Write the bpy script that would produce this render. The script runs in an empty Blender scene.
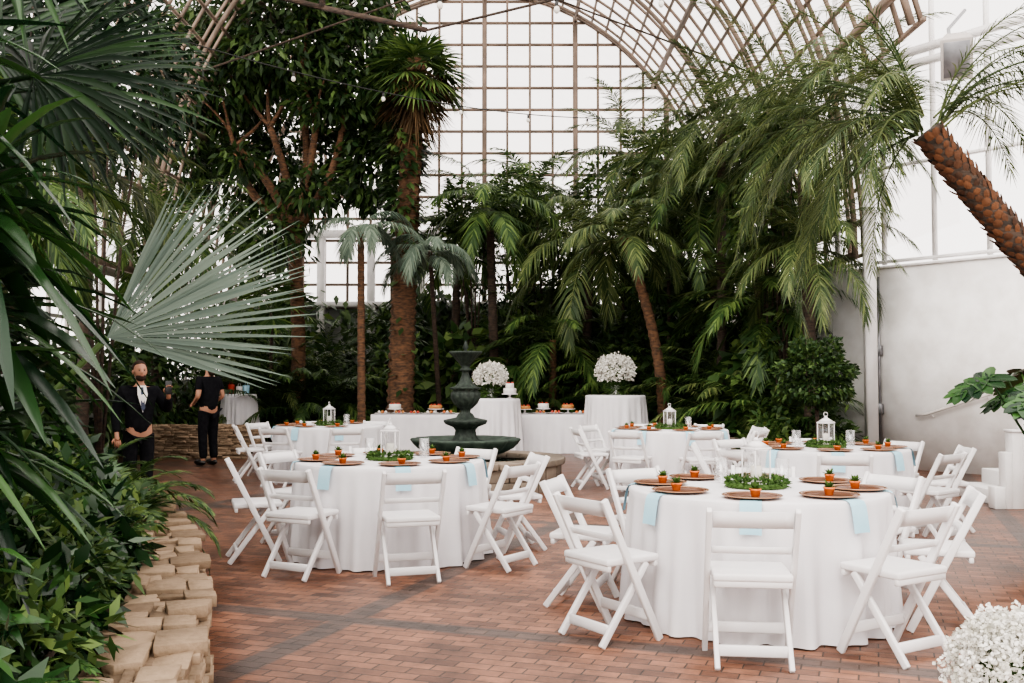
import bpy, math, random
import numpy as np
from mathutils import Vector, Matrix
rng=np.random.default_rng(11)
RR=random.Random(5)
pi=math.pi
SC=bpy.context.scene
COL=SC.collection
def U(a,b,n=None): return rng.uniform(a,b,n)

# ---------------------------------------------------------------- mesh builder
class MB:
    def __init__(s): s.v=[];s.f=[];s.n=0
    def add(s,v,*faces):
        v=np.asarray(v,float).reshape(-1,3)
        for f in faces:
            f=np.asarray(f,int)
            if f.size: s.f.append(f+s.n)
        s.v.append(v); s.n+=len(v)
    def box(s,c,d,rz=0.,jit=0.):
        x,y,z=[k/2 for k in d]
        v=np.array([(-x,-y,-z),(x,-y,-z),(x,y,-z),(-x,y,-z),(-x,-y,z),(x,-y,z),(x,y,z),(-x,y,z)])
        if jit: v=v+U(-jit,jit,(8,3))
        c0,s0=math.cos(rz),math.sin(rz)
        v=v@np.array([[c0,s0,0],[-s0,c0,0],[0,0,1]])+np.array(c)
        s.add(v,[(0,3,2,1),(4,5,6,7),(0,1,5,4),(1,2,6,5),(2,3,7,6),(3,0,4,7)])
    def beam(s,p0,p1,w,h,up=(0,0,1)):
        p0=Vector(p0);p1=Vector(p1);d=(p1-p0).normalized();u=Vector(up)
        if abs(d.dot(u))>.98:u=Vector((0,1,0))
        a=d.cross(u).normalized()*w/2;b=a.cross(d).normalized()*h/2
        v=[p+i*a+j*b for p in (p0,p1) for i,j in((-1,-1),(1,-1),(1,1),(-1,1))]
        s.add([tuple(k) for k in v],[(0,3,2,1),(4,5,6,7),(0,1,5,4),(1,2,6,5),(2,3,7,6),(3,0,4,7)])
    def tube(s,pts,rad,n=6,cap=True):
        P=np.asarray(pts,float);m=len(P)
        if np.isscalar(rad): rad=[rad]*m
        T=np.gradient(P,axis=0) if m>2 else np.repeat((P[1]-P[0])[None],2,0)
        T/= np.linalg.norm(T,axis=1)[:,None]+1e-12
        ref=np.array([0,0,1.]) if abs(T[:,2]).mean()<.8 else np.array([1.,0.02,0])
        A=np.cross(T,ref);A/=np.linalg.norm(A,axis=1)[:,None]+1e-12
        B=np.cross(A,T)
        an=np.arange(n)*2*pi/n+pi/n
        ring=(A[:,None,:]*np.cos(an)[None,:,None]+B[:,None,:]*np.sin(an)[None,:,None])*np.asarray(rad)[:,None,None]+P[:,None,:]
        i=np.arange(m-1)[:,None]*n;j=np.arange(n)[None,:];k=(j+1)%n
        F=np.stack([i+j,i+k,i+n+k,i+n+j],-1).reshape(-1,4)
        if cap:
            s.add(ring,F,np.array([list(range(n))[::-1]]),np.array([[ (m-1)*n+q for q in range(n)]]))
        else: s.add(ring,F)
    def lathe(s,prof,seg=24,c=(0,0,0),fn=None):
        pr=np.asarray(prof,float);m=len(pr)
        an=np.arange(seg)*2*pi/seg
        r=np.repeat(pr[:,0][:,None],seg,1);z=np.repeat(pr[:,1][:,None],seg,1)
        if fn is not None: r=r+fn(an[None,:],r,z)
        v=np.stack([r*np.cos(an),r*np.sin(an),z],-1)+np.array(c)
        i=np.arange(m-1)[:,None]*seg;j=np.arange(seg)[None,:];k=(j+1)%seg
        s.add(v,np.stack([i+j,i+k,i+seg+k,i+seg+j],-1).reshape(-1,4))
    def sphere(s,c,r,seg=16,rings=10,fn=None):
        if np.isscalar(r): r=(r,r,r)
        ph=np.linspace(.02,pi-.02,rings+1);an=np.arange(seg)*2*pi/seg
        d=np.stack([np.sin(ph)[:,None]*np.cos(an),np.sin(ph)[:,None]*np.sin(an),np.repeat(np.cos(ph)[:,None],seg,1)],-1)
        v=d*np.array(r)
        if fn is not None: v=fn(d,v)
        v=v+np.array(c)
        i=np.arange(rings)[:,None]*seg;j=np.arange(seg)[None,:];k=(j+1)%seg
        s.add(v,np.stack([i+j,i+seg+j,i+seg+k,i+k],-1).reshape(-1,4),np.array([list(range(seg))]),np.array([[rings*seg+q for q in range(seg)][::-1]]))
    def mesh(s,name,smooth=False,bevel=0.,segs=1):
        me=bpy.data.meshes.new(name)
        V=np.concatenate(s.v)
        lv=np.concatenate([f.ravel() for f in s.f]);lt=np.concatenate([np.full(len(f),f.shape[1]) for f in s.f])
        ls=np.concatenate([[0],np.cumsum(lt)[:-1]])
        me.vertices.add(len(V));me.vertices.foreach_set('co',V.ravel())
        me.loops.add(len(lv));me.loops.foreach_set('vertex_index',lv.astype(np.int32))
        me.polygons.add(len(lt));me.polygons.foreach_set('loop_start',ls.astype(np.int32));me.polygons.foreach_set('loop_total',lt.astype(np.int32))
        me.update(calc_edges=True);me.validate()
        if bevel:
            import bmesh
            bm=bmesh.new();bm.from_mesh(me)
            bmesh.ops.bevel(bm,geom=list(bm.edges),offset=bevel,segments=segs,affect='EDGES',profile=.5)
            bm.to_mesh(me);bm.free()
        if smooth: me.polygons.foreach_set('use_smooth',np.ones(len(me.polygons),bool))
        return me
def norm(a): return a/(np.linalg.norm(a,axis=-1,keepdims=True)+1e-9)
def strips(mb,B,D,N,L,W,prof,droop=0.,fold=0.):
    B=np.atleast_2d(B).astype(float);n=len(B)
    D=norm(np.broadcast_to(np.asarray(D,float),(n,3)));N=np.broadcast_to(np.asarray(N,float),(n,3))
    L=np.broadcast_to(np.asarray(L,float),(n,))[:,None];W=np.broadcast_to(np.asarray(W,float),(n,))[:,None]
    dr=np.broadcast_to(np.asarray(droop,float),(n,))[:,None]
    S=norm(np.cross(D,N));M=np.cross(S,D)
    rows=[]
    for t,w in prof:
        C=B+D*L*t; C=C+np.array([[0,0,-1.]])*dr*L*t*t
        if fold: rows.append(np.stack([C-S*W*w/2,C-M*W*w*fold,C+S*W*w/2],1))
        else: rows.append(np.stack([C-S*W*w/2,C+S*W*w/2],1))
    k=3 if fold else 2
    V=np.stack(rows,1);m=len(prof)
    F=[]
    for i in range(m-1):
        for j in range(k-1):
            a=i*k+j;F.append((a,a+1,a+k+1,a+k))
    F=np.array(F)[None]+np.arange(n)[:,None,None]*(m*k)
    mb.add(V.reshape(-1,3),F.reshape(-1,4))
KITE=[(0,.08),(.45,1),(1,.04)]
BLADE=[(0,.5),(.35,1),(1,.05)]
STRAP=[(0,.45),(.2,.9),(.45,1),(.7,.8),(.88,.45),(1,.03)]

# ---------------------------------------------------------------- scene helpers
def ob(name,me,mat=None,parent=None,loc=(0,0,0),rz=0.,label=None):
    o=bpy.data.objects.new(name,me);COL.objects.link(o)
    if mat is not None and me is not None and len(me.materials)==0: me.materials.append(mat)
    if parent: o.parent=parent
    o.location=loc;o.rotation_euler=(0,0,rz)
    if label:o['label']=label
    return o
def thing(name,label,cat,loc=(0,0,0),rz=0.,group=None,me=None,mat=None,kind=None):
    o=ob(name,me,mat,None,loc,rz)
    if me is None:o.empty_display_size=.1
    o['label']=label;o['category']=cat
    if group:o['group']=group
    if kind:o['kind']=kind
    return o
def structure(name,me,mat,label,cat):
    o=ob(name,me,mat);o['kind']='structure';o['label']=label;o['category']=cat;return o
def dup(src,loc,rz=0.,label=None,scale=None):
    n=src.copy();COL.objects.link(n);n.location=loc;n.rotation_euler=(0,0,rz)
    if scale:n.scale=(scale,)*3
    if label:n['label']=label
    for ch in KIDS.get(src.name,[]):
        c=ch.copy();COL.objects.link(c);c.parent=n
        for g in KIDS.get(ch.name,[]):
            q=g.copy();COL.objects.link(q);q.parent=c
    return n
KIDS={}
def part(parent,name,me,mat,loc=(0,0,0),label=None):
    o=ob(name,me,mat,parent,loc,0.,label);KIDS.setdefault(parent.name,[]).append(o);return o

# ---------------------------------------------------------------- materials
def nm(name):
    m=bpy.data.materials.new(name);m.use_nodes=True;nt=m.node_tree
    for n in list(nt.nodes):nt.nodes.remove(n)
    out=nt.nodes.new('ShaderNodeOutputMaterial');return m,nt,out
def mat(name,c1,c2=None,rough=.6,scale=8.,metal=0.,bump=0.,spec=.5,island=False,stretch=None,bd=.02):
    m,nt,out=nm(name);b=nt.nodes.new('ShaderNodeBsdfPrincipled')
    b.inputs['Roughness'].default_value=rough;b.inputs['Metallic'].default_value=metal
    b.inputs['Specular IOR Level'].default_value=spec
    nt.links.new(b.outputs[0],out.inputs[0])
    if c2 is None:c2=tuple(k*.85 for k in c1)
    tc=nt.nodes.new('ShaderNodeTexCoord');no=nt.nodes.new('ShaderNodeTexNoise');no.inputs['Scale'].default_value=scale;no.inputs['Detail'].default_value=4
    if stretch:
        mp=nt.nodes.new('ShaderNodeMapping');mp.inputs['Scale'].default_value=stretch
        nt.links.new(tc.outputs['Object'],mp.inputs[0]);nt.links.new(mp.outputs[0],no.inputs['Vector'])
    else: nt.links.new(tc.outputs['Object'],no.inputs['Vector'])
    mx=nt.nodes.new('ShaderNodeMix');mx.data_type='RGBA'
    mx.inputs[6].default_value=(*c1,1);mx.inputs[7].default_value=(*c2,1)
    rmp=nt.nodes.new('ShaderNodeMapRange');rmp.inputs[1].default_value=.35;rmp.inputs[2].default_value=.65
    if island:
        g=nt.nodes.new('ShaderNodeNewGeometry');ad=nt.nodes.new('ShaderNodeMath');ad.operation='MULTIPLY_ADD'
        ad.inputs[1].default_value=.55;nt.links.new(g.outputs['Random Per Island'],ad.inputs[0])
        sb=nt.nodes.new('ShaderNodeMath');sb.operation='MULTIPLY';sb.inputs[1].default_value=.45
        nt.links.new(no.outputs[0],sb.inputs[0]);nt.links.new(sb.outputs[0],ad.inputs[2])
        rmp.inputs[1].default_value=.1;rmp.inputs[2].default_value=.9
        nt.links.new(ad.outputs[0],rmp.inputs[0])
    else: nt.links.new(no.outputs[0],rmp.inputs[0])
    nt.links.new(rmp.outputs[0],mx.inputs[0]);nt.links.new(mx.outputs[2],b.inputs['Base Color'])
    if bump:
        bp=nt.nodes.new('ShaderNodeBump');bp.inputs['Strength'].default_value=bump;bp.inputs['Distance'].default_value=bd
        nt.links.new(no.outputs[0],bp.inputs['Height']);nt.links.new(bp.outputs[0],b.inputs['Normal'])
    return m
def leafmat(name,c1,c2,rough=.45,trans=.2,spec=.22,pw_=2.2):
    m,nt,out=nm(name);b=nt.nodes.new('ShaderNodeBsdfPrincipled');t=nt.nodes.new('ShaderNodeBsdfTranslucent')
    b.inputs['Roughness'].default_value=rough;b.inputs['Specular IOR Level'].default_value=spec
    g=nt.nodes.new('ShaderNodeNewGeometry');mx=nt.nodes.new('ShaderNodeMix');mx.data_type='RGBA'
    pw=nt.nodes.new('ShaderNodeMath');pw.operation='POWER';pw.inputs[1].default_value=pw_
    nt.links.new(g.outputs['Random Per Island'],pw.inputs[0]);nt.links.new(pw.outputs[0],mx.inputs[0])
    mx.inputs[6].default_value=(*c1,1);mx.inputs[7].default_value=(*c2,1)
    nt.links.new(mx.outputs[2],b.inputs['Base Color']);nt.links.new(mx.outputs[2],t.inputs[0])
    ms=nt.nodes.new('ShaderNodeMixShader');ms.inputs[0].default_value=trans
    nt.links.new(b.outputs[0],ms.inputs[1]);nt.links.new(t.outputs[0],ms.inputs[2]);nt.links.new(ms.outputs[0],out.inputs[0])
    return m
def glassmat(name,f=.1,col=(1,1,1)):
    m,nt,out=nm(name);t=nt.nodes.new('ShaderNodeBsdfTransparent');g=nt.nodes.new('ShaderNodeBsdfGlossy');g.inputs['Roughness'].default_value=.05
    t.inputs[0].default_value=(*col,1)
    ms=nt.nodes.new('ShaderNodeMixShader');ms.inputs[0].default_value=f
    nt.links.new(t.outputs[0],ms.inputs[1]);nt.links.new(g.outputs[0],ms.inputs[2]);nt.links.new(ms.outputs[0],out.inputs[0]);return m

M_white=mat('white_resin',(.77,.75,.75),(.72,.70,.70),.45,4)
M_cloth=mat('white_linen',(.73,.71,.72),(.67,.65,.67),.85,3)
M_paint=mat('white_paint',(.92,.90,.88),(.76,.73,.70),.85,2.6,bump=.9)
M_trim=mat('white_trim',(.80,.78,.77),(.70,.68,.67),.6,3)
M_bar=mat('glazing_bar',(.22,.155,.115),(.12,.088,.066),.7,2)
M_barw=mat('pale_glazing_bar',(.50,.46,.43),(.38,.35,.33),.7,2)
M_back=mat('aged_wall',(.30,.30,.29),(.13,.145,.12),.9,1.2,bump=.4)
M_soil=mat('soil',(.025,.018,.013),(.010,.008,.006),.95,20,bump=.6)
M_stone=mat('sandstone',(.38,.28,.19),(.13,.09,.06),.95,30,bump=.8,spec=.1,island=True,bd=.012)
M_stone2=mat('grey_stone',(.24,.19,.145),(.10,.08,.062),.85,8,bump=.8,island=True)
M_bronze=mat('verdigris_bronze',(.012,.017,.014),(.032,.045,.034),.6,18,metal=0.,bump=.7,spec=.3)
M_basin=mat('green_basin',(.018,.030,.023),(.045,.066,.049),.6,10,bump=.4,spec=.3)
M_water=mat('water',(.015,.035,.028),(.02,.05,.04),.08,5,bump=.15)
M_trunkO=mat('orange_bark',(.17,.085,.042),(.055,.032,.019),.9,9,bump=1.,stretch=(1,1,3))
M_trunkD=mat('dark_bark',(.075,.048,.033),(.025,.018,.013),.9,10,bump=.9,stretch=(1,1,3))
M_scale=mat('leaf_base_scales',(.18,.070,.028),(.028,.014,.008),.9,14,bump=.8,island=True)
M_dead=leafmat('dead_frond',(.05,.035,.02),(.20,.12,.06),.8,.12,.1)
M_deep=leafmat('deep_green_leaf',(.016,.038,.012),(.084,.138,.038),.42,.15)
M_dark=leafmat('dark_foreground_leaf',(.006,.018,.008),(.034,.076,.024),.38,.12)
M_mid=leafmat('mid_green_leaf',(.025,.060,.017),(.155,.225,.062),.45,.22)
M_palm=leafmat('palm_green_leaf',(.032,.060,.020),(.185,.220,.080),.45,.28)
M_strap=leafmat('glossy_strap_leaf',(.006,.024,.009),(.046,.118,.027),.26,.15,.5,2.0)
M_bright=leafmat('bright_strap_leaf',(.010,.038,.011),(.075,.17,.035),.30,.2,.4,1.6)
M_pale=leafmat('silvery_leaf',(.08,.115,.085),(.20,.25,.18),.5,.2)
M_fanp=leafmat('grey_green_fan',(.12,.165,.135),(.23,.285,.23),.45,.25,.3,1.)
M_fern=leafmat('fern_green',(.018,.058,.014),(.10,.20,.048),.5,.25)
M_moss=leafmat('moss_green',(.03,.07,.015),(.11,.19,.05),.6,.2)
M_charger=mat('copper_charger',(.22,.085,.045),(.12,.045,.025),.30,10,metal=.35)
M_rim=mat('copper_rim',(.48,.27,.17),(.36,.19,.11),.25,10,metal=.6)
M_blue=mat('light_blue_napkin',(.36,.60,.70),(.31,.54,.64),.85,10)
M_orange=mat('orange_pot',(.72,.20,.045),(.55,.13,.03),.55,30,bump=.2)
M_glass=glassmat('clear_glass',.16)
M_pane=glassmat('greenhouse_glass',.05,(.97,.96,.96))
M_wax=mat('candle_wax',(.85,.82,.74),None,.5)
M_flower=mat('baby_breath_white',(.84,.82,.78),(.60,.58,.50),.8,20)
M_suit=mat('black_suit_wool',(.007,.007,.009),(.012,.012,.014),.95,20,spec=.08)
M_skin=mat('skin',(.44,.235,.155),(.40,.20,.13),.6,4,spec=.25)
M_hair=mat('dark_hair',(.03,.018,.012),(.04,.025,.017),.8,30,spec=.2)
M_black=mat('black_plastic',(.01,.01,.011),None,.3)
M_shoe=mat('black_leather',(.012,.011,.01),None,.3)
M_metal=mat('grey_metal',(.30,.30,.31),(.20,.20,.21),.4,5,metal=.7)
M_wood=mat('plywood',(.45,.30,.16),(.36,.23,.12),.6,10)
M_cake=mat('golden_pastry',(.55,.26,.08),(.38,.15,.04),.7,30)
M_icing=mat('white_icing',(.80,.77,.73),None,.5)
M_berry=mat('red_berry',(.45,.05,.03),None,.4)
M_lip=mat('lip_skin',(.30,.10,.08),None,.5)
M_tie=mat('blue_tie',(.02,.03,.07),None,.6)
M_wire=mat('black_cable',(.02,.02,.02),None,.6)
M_bulb=mat('bulb_glass',(.8,.76,.68),None,.15)

def brick_floor():
    m,nt,out=nm('brick_paving');L=nt.links.new;N=nt.nodes.new
    b=N('ShaderNodeBsdfPrincipled');L(b.outputs[0],out.inputs[0])
    tc=N('ShaderNodeTexCoord');mp=N('ShaderNodeMapping');mp.inputs['Rotation'].default_value=(0,0,math.radians(20))
    L(tc.outputs['Object'],mp.inputs[0])
    def brick(c1,c2):
        k=N('ShaderNodeTexBrick');k.inputs['Scale'].default_value=1;k.inputs['Brick Width'].default_value=.18;k.inputs['Row Height'].default_value=.09
        k.inputs['Mortar Size'].default_value=.005;k.inputs['Mortar Smooth'].default_value=.3;k.inputs['Bias'].default_value=-.1
        k.inputs['Color1'].default_value=(*c1,1);k.inputs['Color2'].default_value=(*c2,1);k.inputs['Mortar'].default_value=(.040,.026,.019,1)
        L(mp.outputs[0],k.inputs[0]);return k
    k1=brick((.190,.085,.050),(.080,.036,.023));k2=brick((.075,.052,.044),(.045,.034,.030))
    sp=N('ShaderNodeSeparateXYZ');L(mp.outputs[0],sp.inputs[0])
    def band(o,off,per,w):
        a=N('ShaderNodeMath');a.operation='SUBTRACT';a.inputs[1].default_value=off-per/2;L(sp.outputs[o],a.inputs[0])
        p=N('ShaderNodeMath');p.operation='FLOORED_MODULO';p.inputs[1].default_value=per;L(a.outputs[0],p.inputs[0])
        s=N('ShaderNodeMath');s.operation='SUBTRACT';s.inputs[1].default_value=per/2;L(p.outputs[0],s.inputs[0])
        q=N('ShaderNodeMath');q.operation='ABSOLUTE';L(s.outputs[0],q.inputs[0])
        l=N('ShaderNodeMapRange');l.inputs[1].default_value=w-.012;l.inputs[2].default_value=w+.012;l.inputs[3].default_value=.9;l.inputs[4].default_value=0;L(q.outputs[0],l.inputs[0]);return l
    b1=band(0,-2.95,4.2,.085);b2=band(1,5.27,4.2,.085)
    mxm=N('ShaderNodeMath');mxm.operation='MAXIMUM';L(b1.outputs[0],mxm.inputs[0]);L(b2.outputs[0],mxm.inputs[1])
    mx=N('ShaderNodeMix');mx.data_type='RGBA';L(mxm.outputs[0],mx.inputs[0]);L(k1.outputs[0],mx.inputs[6]);L(k2.outputs[0],mx.inputs[7])
    no=N('ShaderNodeTexNoise');no.inputs['Scale'].default_value=2.2;no.inputs['Detail'].default_value=9;no.inputs['Roughness'].default_value=.75;L(tc.outputs['Object'],no.inputs['Vector'])
    mr=N('ShaderNodeMapRange');mr.inputs[1].default_value=.3;mr.inputs[2].default_value=.7;mr.inputs[3].default_value=.35;mr.inputs[4].default_value=1.8;L(no.outputs[0],mr.inputs[0])
    mu=N('ShaderNodeMix');mu.data_type='RGBA';mu.blend_type='MULTIPLY';mu.inputs[0].default_value=1;L(mx.outputs[2],mu.inputs[6]);L(mr.outputs[0],mu.inputs[7])
    L(mu.outputs[2],b.inputs['Base Color'])
    r=N('ShaderNodeMapRange');r.inputs[3].default_value=.22;r.inputs[4].default_value=.55;L(no.outputs[0],r.inputs[0]);L(r.outputs[0],b.inputs['Roughness'])
    b.inputs['Specular IOR Level'].default_value=.45
    bp=N('ShaderNodeBump');bp.inputs['Strength'].default_value=.6;bp.inputs['Distance'].default_value=.006;bp.invert=True;L(k1.outputs['Fac'],bp.inputs['Height']);L(bp.outputs[0],b.inputs['Normal'])
    return m

# ---------------------------------------------------------------- room shell
mb=MB();mb.box((0,13,-.1),(19,30,.2));structure('floor',mb.mesh('floor'),brick_floor(),'red brick paving with dark brick bands','floor')
XC,AZ,AA,AB=-.75,3.5,6.6,8.5
def arch(th,off=0): return XC+(AA+off)*math.cos(th),AZ+(AB+off)*math.sin(th)
YB=27.
mb=MB();mb.box((-1,YB+.15,1.7),(13.8,.3,3.4));structure('wall_back',mb.mesh('wall_back'),M_back,'weathered grey masonry wall below the glazing','wall')
mb=MB();mb.box((-7.75,13,.7),(.3,28.3,1.4));structure('wall_left',mb.mesh('wall_left'),M_back,'low weathered masonry wall below the glazing','wall')
A=Vector((5.5,16.9));B=Vector((8.2,13.5))
dirw=(B-A).normalized();angw=math.atan2(dirw.y,dirw.x)
def wallp(t): return A+(B-A)*t
mb=MB()
mb.box((5.75,22.0,1.7),(.3,10,3.4))
mid=(A+B)/2;nrm=Vector((-dirw.y,dirw.x))
mb.box((mid.x+nrm.x*.15,mid.y+nrm.y*.15,1.62),((B-A).length+.1,.3,3.24),angw)
mb.box((8.35,6.4,1.62),(.3,14.4,3.24))
structure('wall_right',mb.mesh('wall_right'),M_paint,'white painted plaster wall','wall')
mb=MB();mb.box((mid.x+nrm.x*.13,mid.y+nrm.y*.13,3.255),((B-A).length+.2,.34,.04),angw)
structure('trim_1',mb.mesh('trim_1',bevel=.006),M_trim,'white coping on top of the plaster wall','trim')

mb=MB()
step=.62
def ztop(x):
    q=1-((x-XC)/AA)**2
    return AZ+AB*math.sqrt(max(q,0))
xs=np.arange(XC-AA+.4,XC+AA-.1,step)
for i,x in enumerate(xs):
    big=(i%4==2)
    w=.13 if big else .065
    mb.beam((x,YB-.03-(.06 if big else 0),3.4),(x,YB-.03-(.06 if big else 0),ztop(x)),w,w*1.2,(0,1,0))
z=3.4
while z<AZ+AB:
    if z<=AZ: xl=AA
    else: xl=AA*math.sqrt(max(0,1-((z-AZ)/AB)**2))
    big=abs((z-3.4)%3.0)<.01
    mb.beam((XC-xl,YB-.02,z),(XC+xl,YB-.02,z),.06,.07 if not big else .12)
    z+=.60
pts=[(arch(t)[0],YB-.05,arch(t)[1]) for t in np.linspace(0,pi,61)]
mb.tube(pts,.065,4)
w1=structure('window_1',mb.mesh('window_1'),M_bar,'tall arched greenhouse end window with fine brown glazing bars','window')
gv=[(p[0],YB+.05,p[2]) for p in pts]+[(XC-AA,YB+.05,3.4),(XC+AA,YB+.05,3.4)]
gm=bpy.data.meshes.new('glass_pane');gm.from_pydata(gv,[],[list(range(61))+[61,62]])
part(w1,'glass_pane',gm,M_pane)
mb=MB()
for x in (-6.6,-5.15,-3.8,-2.45,-1.1,.3): mb.box((x,YB-.22,2.75),(.20,.20,5.3))
mb.box((-3.1,YB-.22,3.45),(7.2,.24,.14));mb.box((-3.1,YB-.22,5.35),(7.2,.26,.20))
structure('trim_4',mb.mesh('trim_4',bevel=.01),M_trim,'pale posts and rails in front of the rear glazing','trim')
mb=MB()
TH=np.linspace(0,pi,49)
ys=np.arange(13.2,27,.66)
for i,y in enumerate(ys):
    big=i%5==0
    off=-.14 if big else 0
    th_=TH if y>16.4 else TH[(TH>.27)&(TH<(3.2 if i else 2.0))]
    mb.tube([(arch(t,off)[0],y,arch(t,off)[1]) for t in th_],.055 if big else .04,4)
    if big: mb.tube([(arch(t,.0)[0],y,arch(t,.0)[1]) for t in th_],.04,4)
for t in np.linspace(0,pi,49):
    x,zz=arch(t)
    mb.beam((x,13.1 if t>.27 else 16.5,zz),(x,YB,zz),.055,.055)
for t in np.linspace(0,pi,9):
    x,zz=arch(t,-.12);mb.beam((x,13.1 if t>.27 else 16.5,zz),(x,YB,zz),.08,.11)
for y in (0.,3.3,6.6,9.9):
    mb.tube([(arch(t,0)[0],y,arch(t,0)[1]) for t in np.linspace(pi*.32,pi,30)],.025,4)
for t in np.linspace(pi*.32,pi,12):
    x,zz=arch(t);mb.beam((x,-.5,zz),(x,13.1,zz),.04,.04)
ce=structure('ceiling',mb.mesh('ceiling'),M_bar,'curved glass barrel vault with slender brown ribs','roof')
gl=MB()
T=TH;V=[];
for y in (13.1,YB):
    for t in T: V.append((arch(t,.08)[0],y,arch(t,.08)[1]))
n=len(T);gl.add(V,[(i,i+1,n+i+1,n+i) for i in range(n-1)])
part(ce,'glass_pane',gl.mesh('glass_pane'),M_pane)
mb=MB()
for y,z0,z1 in ((14.5,7.0,9.6),(19.2,7.2,9.4)):
    xl=AA*math.sqrt(1-((z0-AZ)/AB)**2)
    mb.tube([(XC-xl,y,z0),(XC+.2,y,z1),(XC+xl,y,z0)],.022,6)
    for q in(-.30,0): mb.tube([(XC+q*xl,y,z1-.35),(XC+q*xl,y,AZ+AB*math.sqrt(1-(q*xl/AA)**2)-.1)],.035,6)
mb.beam((-2.9,15,7.1),(-1.3,15,6.75),.06,.07);mb.beam((-2.9,15,7.1),(-6.4,15,8.0),.06,.07);mb.tube([(-2.9,15,7.1),(-2.9,15,arch(1.9)[1]-.3)],.05,6)
mb.tube([(-1.3,15,6.75),(4.6,15,8.2)],.022,6)
structure('trim_3',mb.mesh('trim_3'),M_trunkD,'dark steel tie rods and hangers below the vault','trim')
mb=MB()
for y in np.arange(-1,27,.7): mb.beam((-7.7,y,1.4),(-7.7,y,3.5),.06,.06)
for z in (1.4,1.95,2.5,3.05,3.5): mb.beam((-7.7,-1,z),(-7.7,27,z),.06,.06 if z<3.4 else .2)
structure('window_2',mb.mesh('window_2'),M_barw,'band of side windows with pale glazing bars','window')
mb=MB()
def wp(t,z,o=.1):
    p=wallp(t);return (p.x+nrm.x*o,p.y+nrm.y*o,z)
for t in np.linspace(0,1,6): mb.beam(wp(t,3.3),wp(t,8.6),.05,.07,(dirw.x,dirw.y,0))
for z in (3.35,4.9,6.5,8.1): mb.beam(wp(0,z),wp(1,z),.08,.12 if z>6 else .05)
mb.beam((8.3,13.5,6.9),(8.3,-.5,6.9),.12,.2)
for y in np.arange(0,13.5,1.5): mb.beam((8.3,y,3.2),(8.3,y,6.9),.07,.08)
structure('window_3',mb.mesh('window_3'),M_trim,'white framed clerestory windows above the plaster wall','window')
mb=MB();mb.beam((5.62,15.6,0),(5.62,15.6,6.4),.16,.16,(1,0,0));mb.beam((5.62,15.6,6.4),(8.2,13.3,6.7),.08,.12)
structure('trim_2',mb.mesh('trim_2'),M_trim,'white steel post and beam carrying the vault edge','trim')

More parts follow.
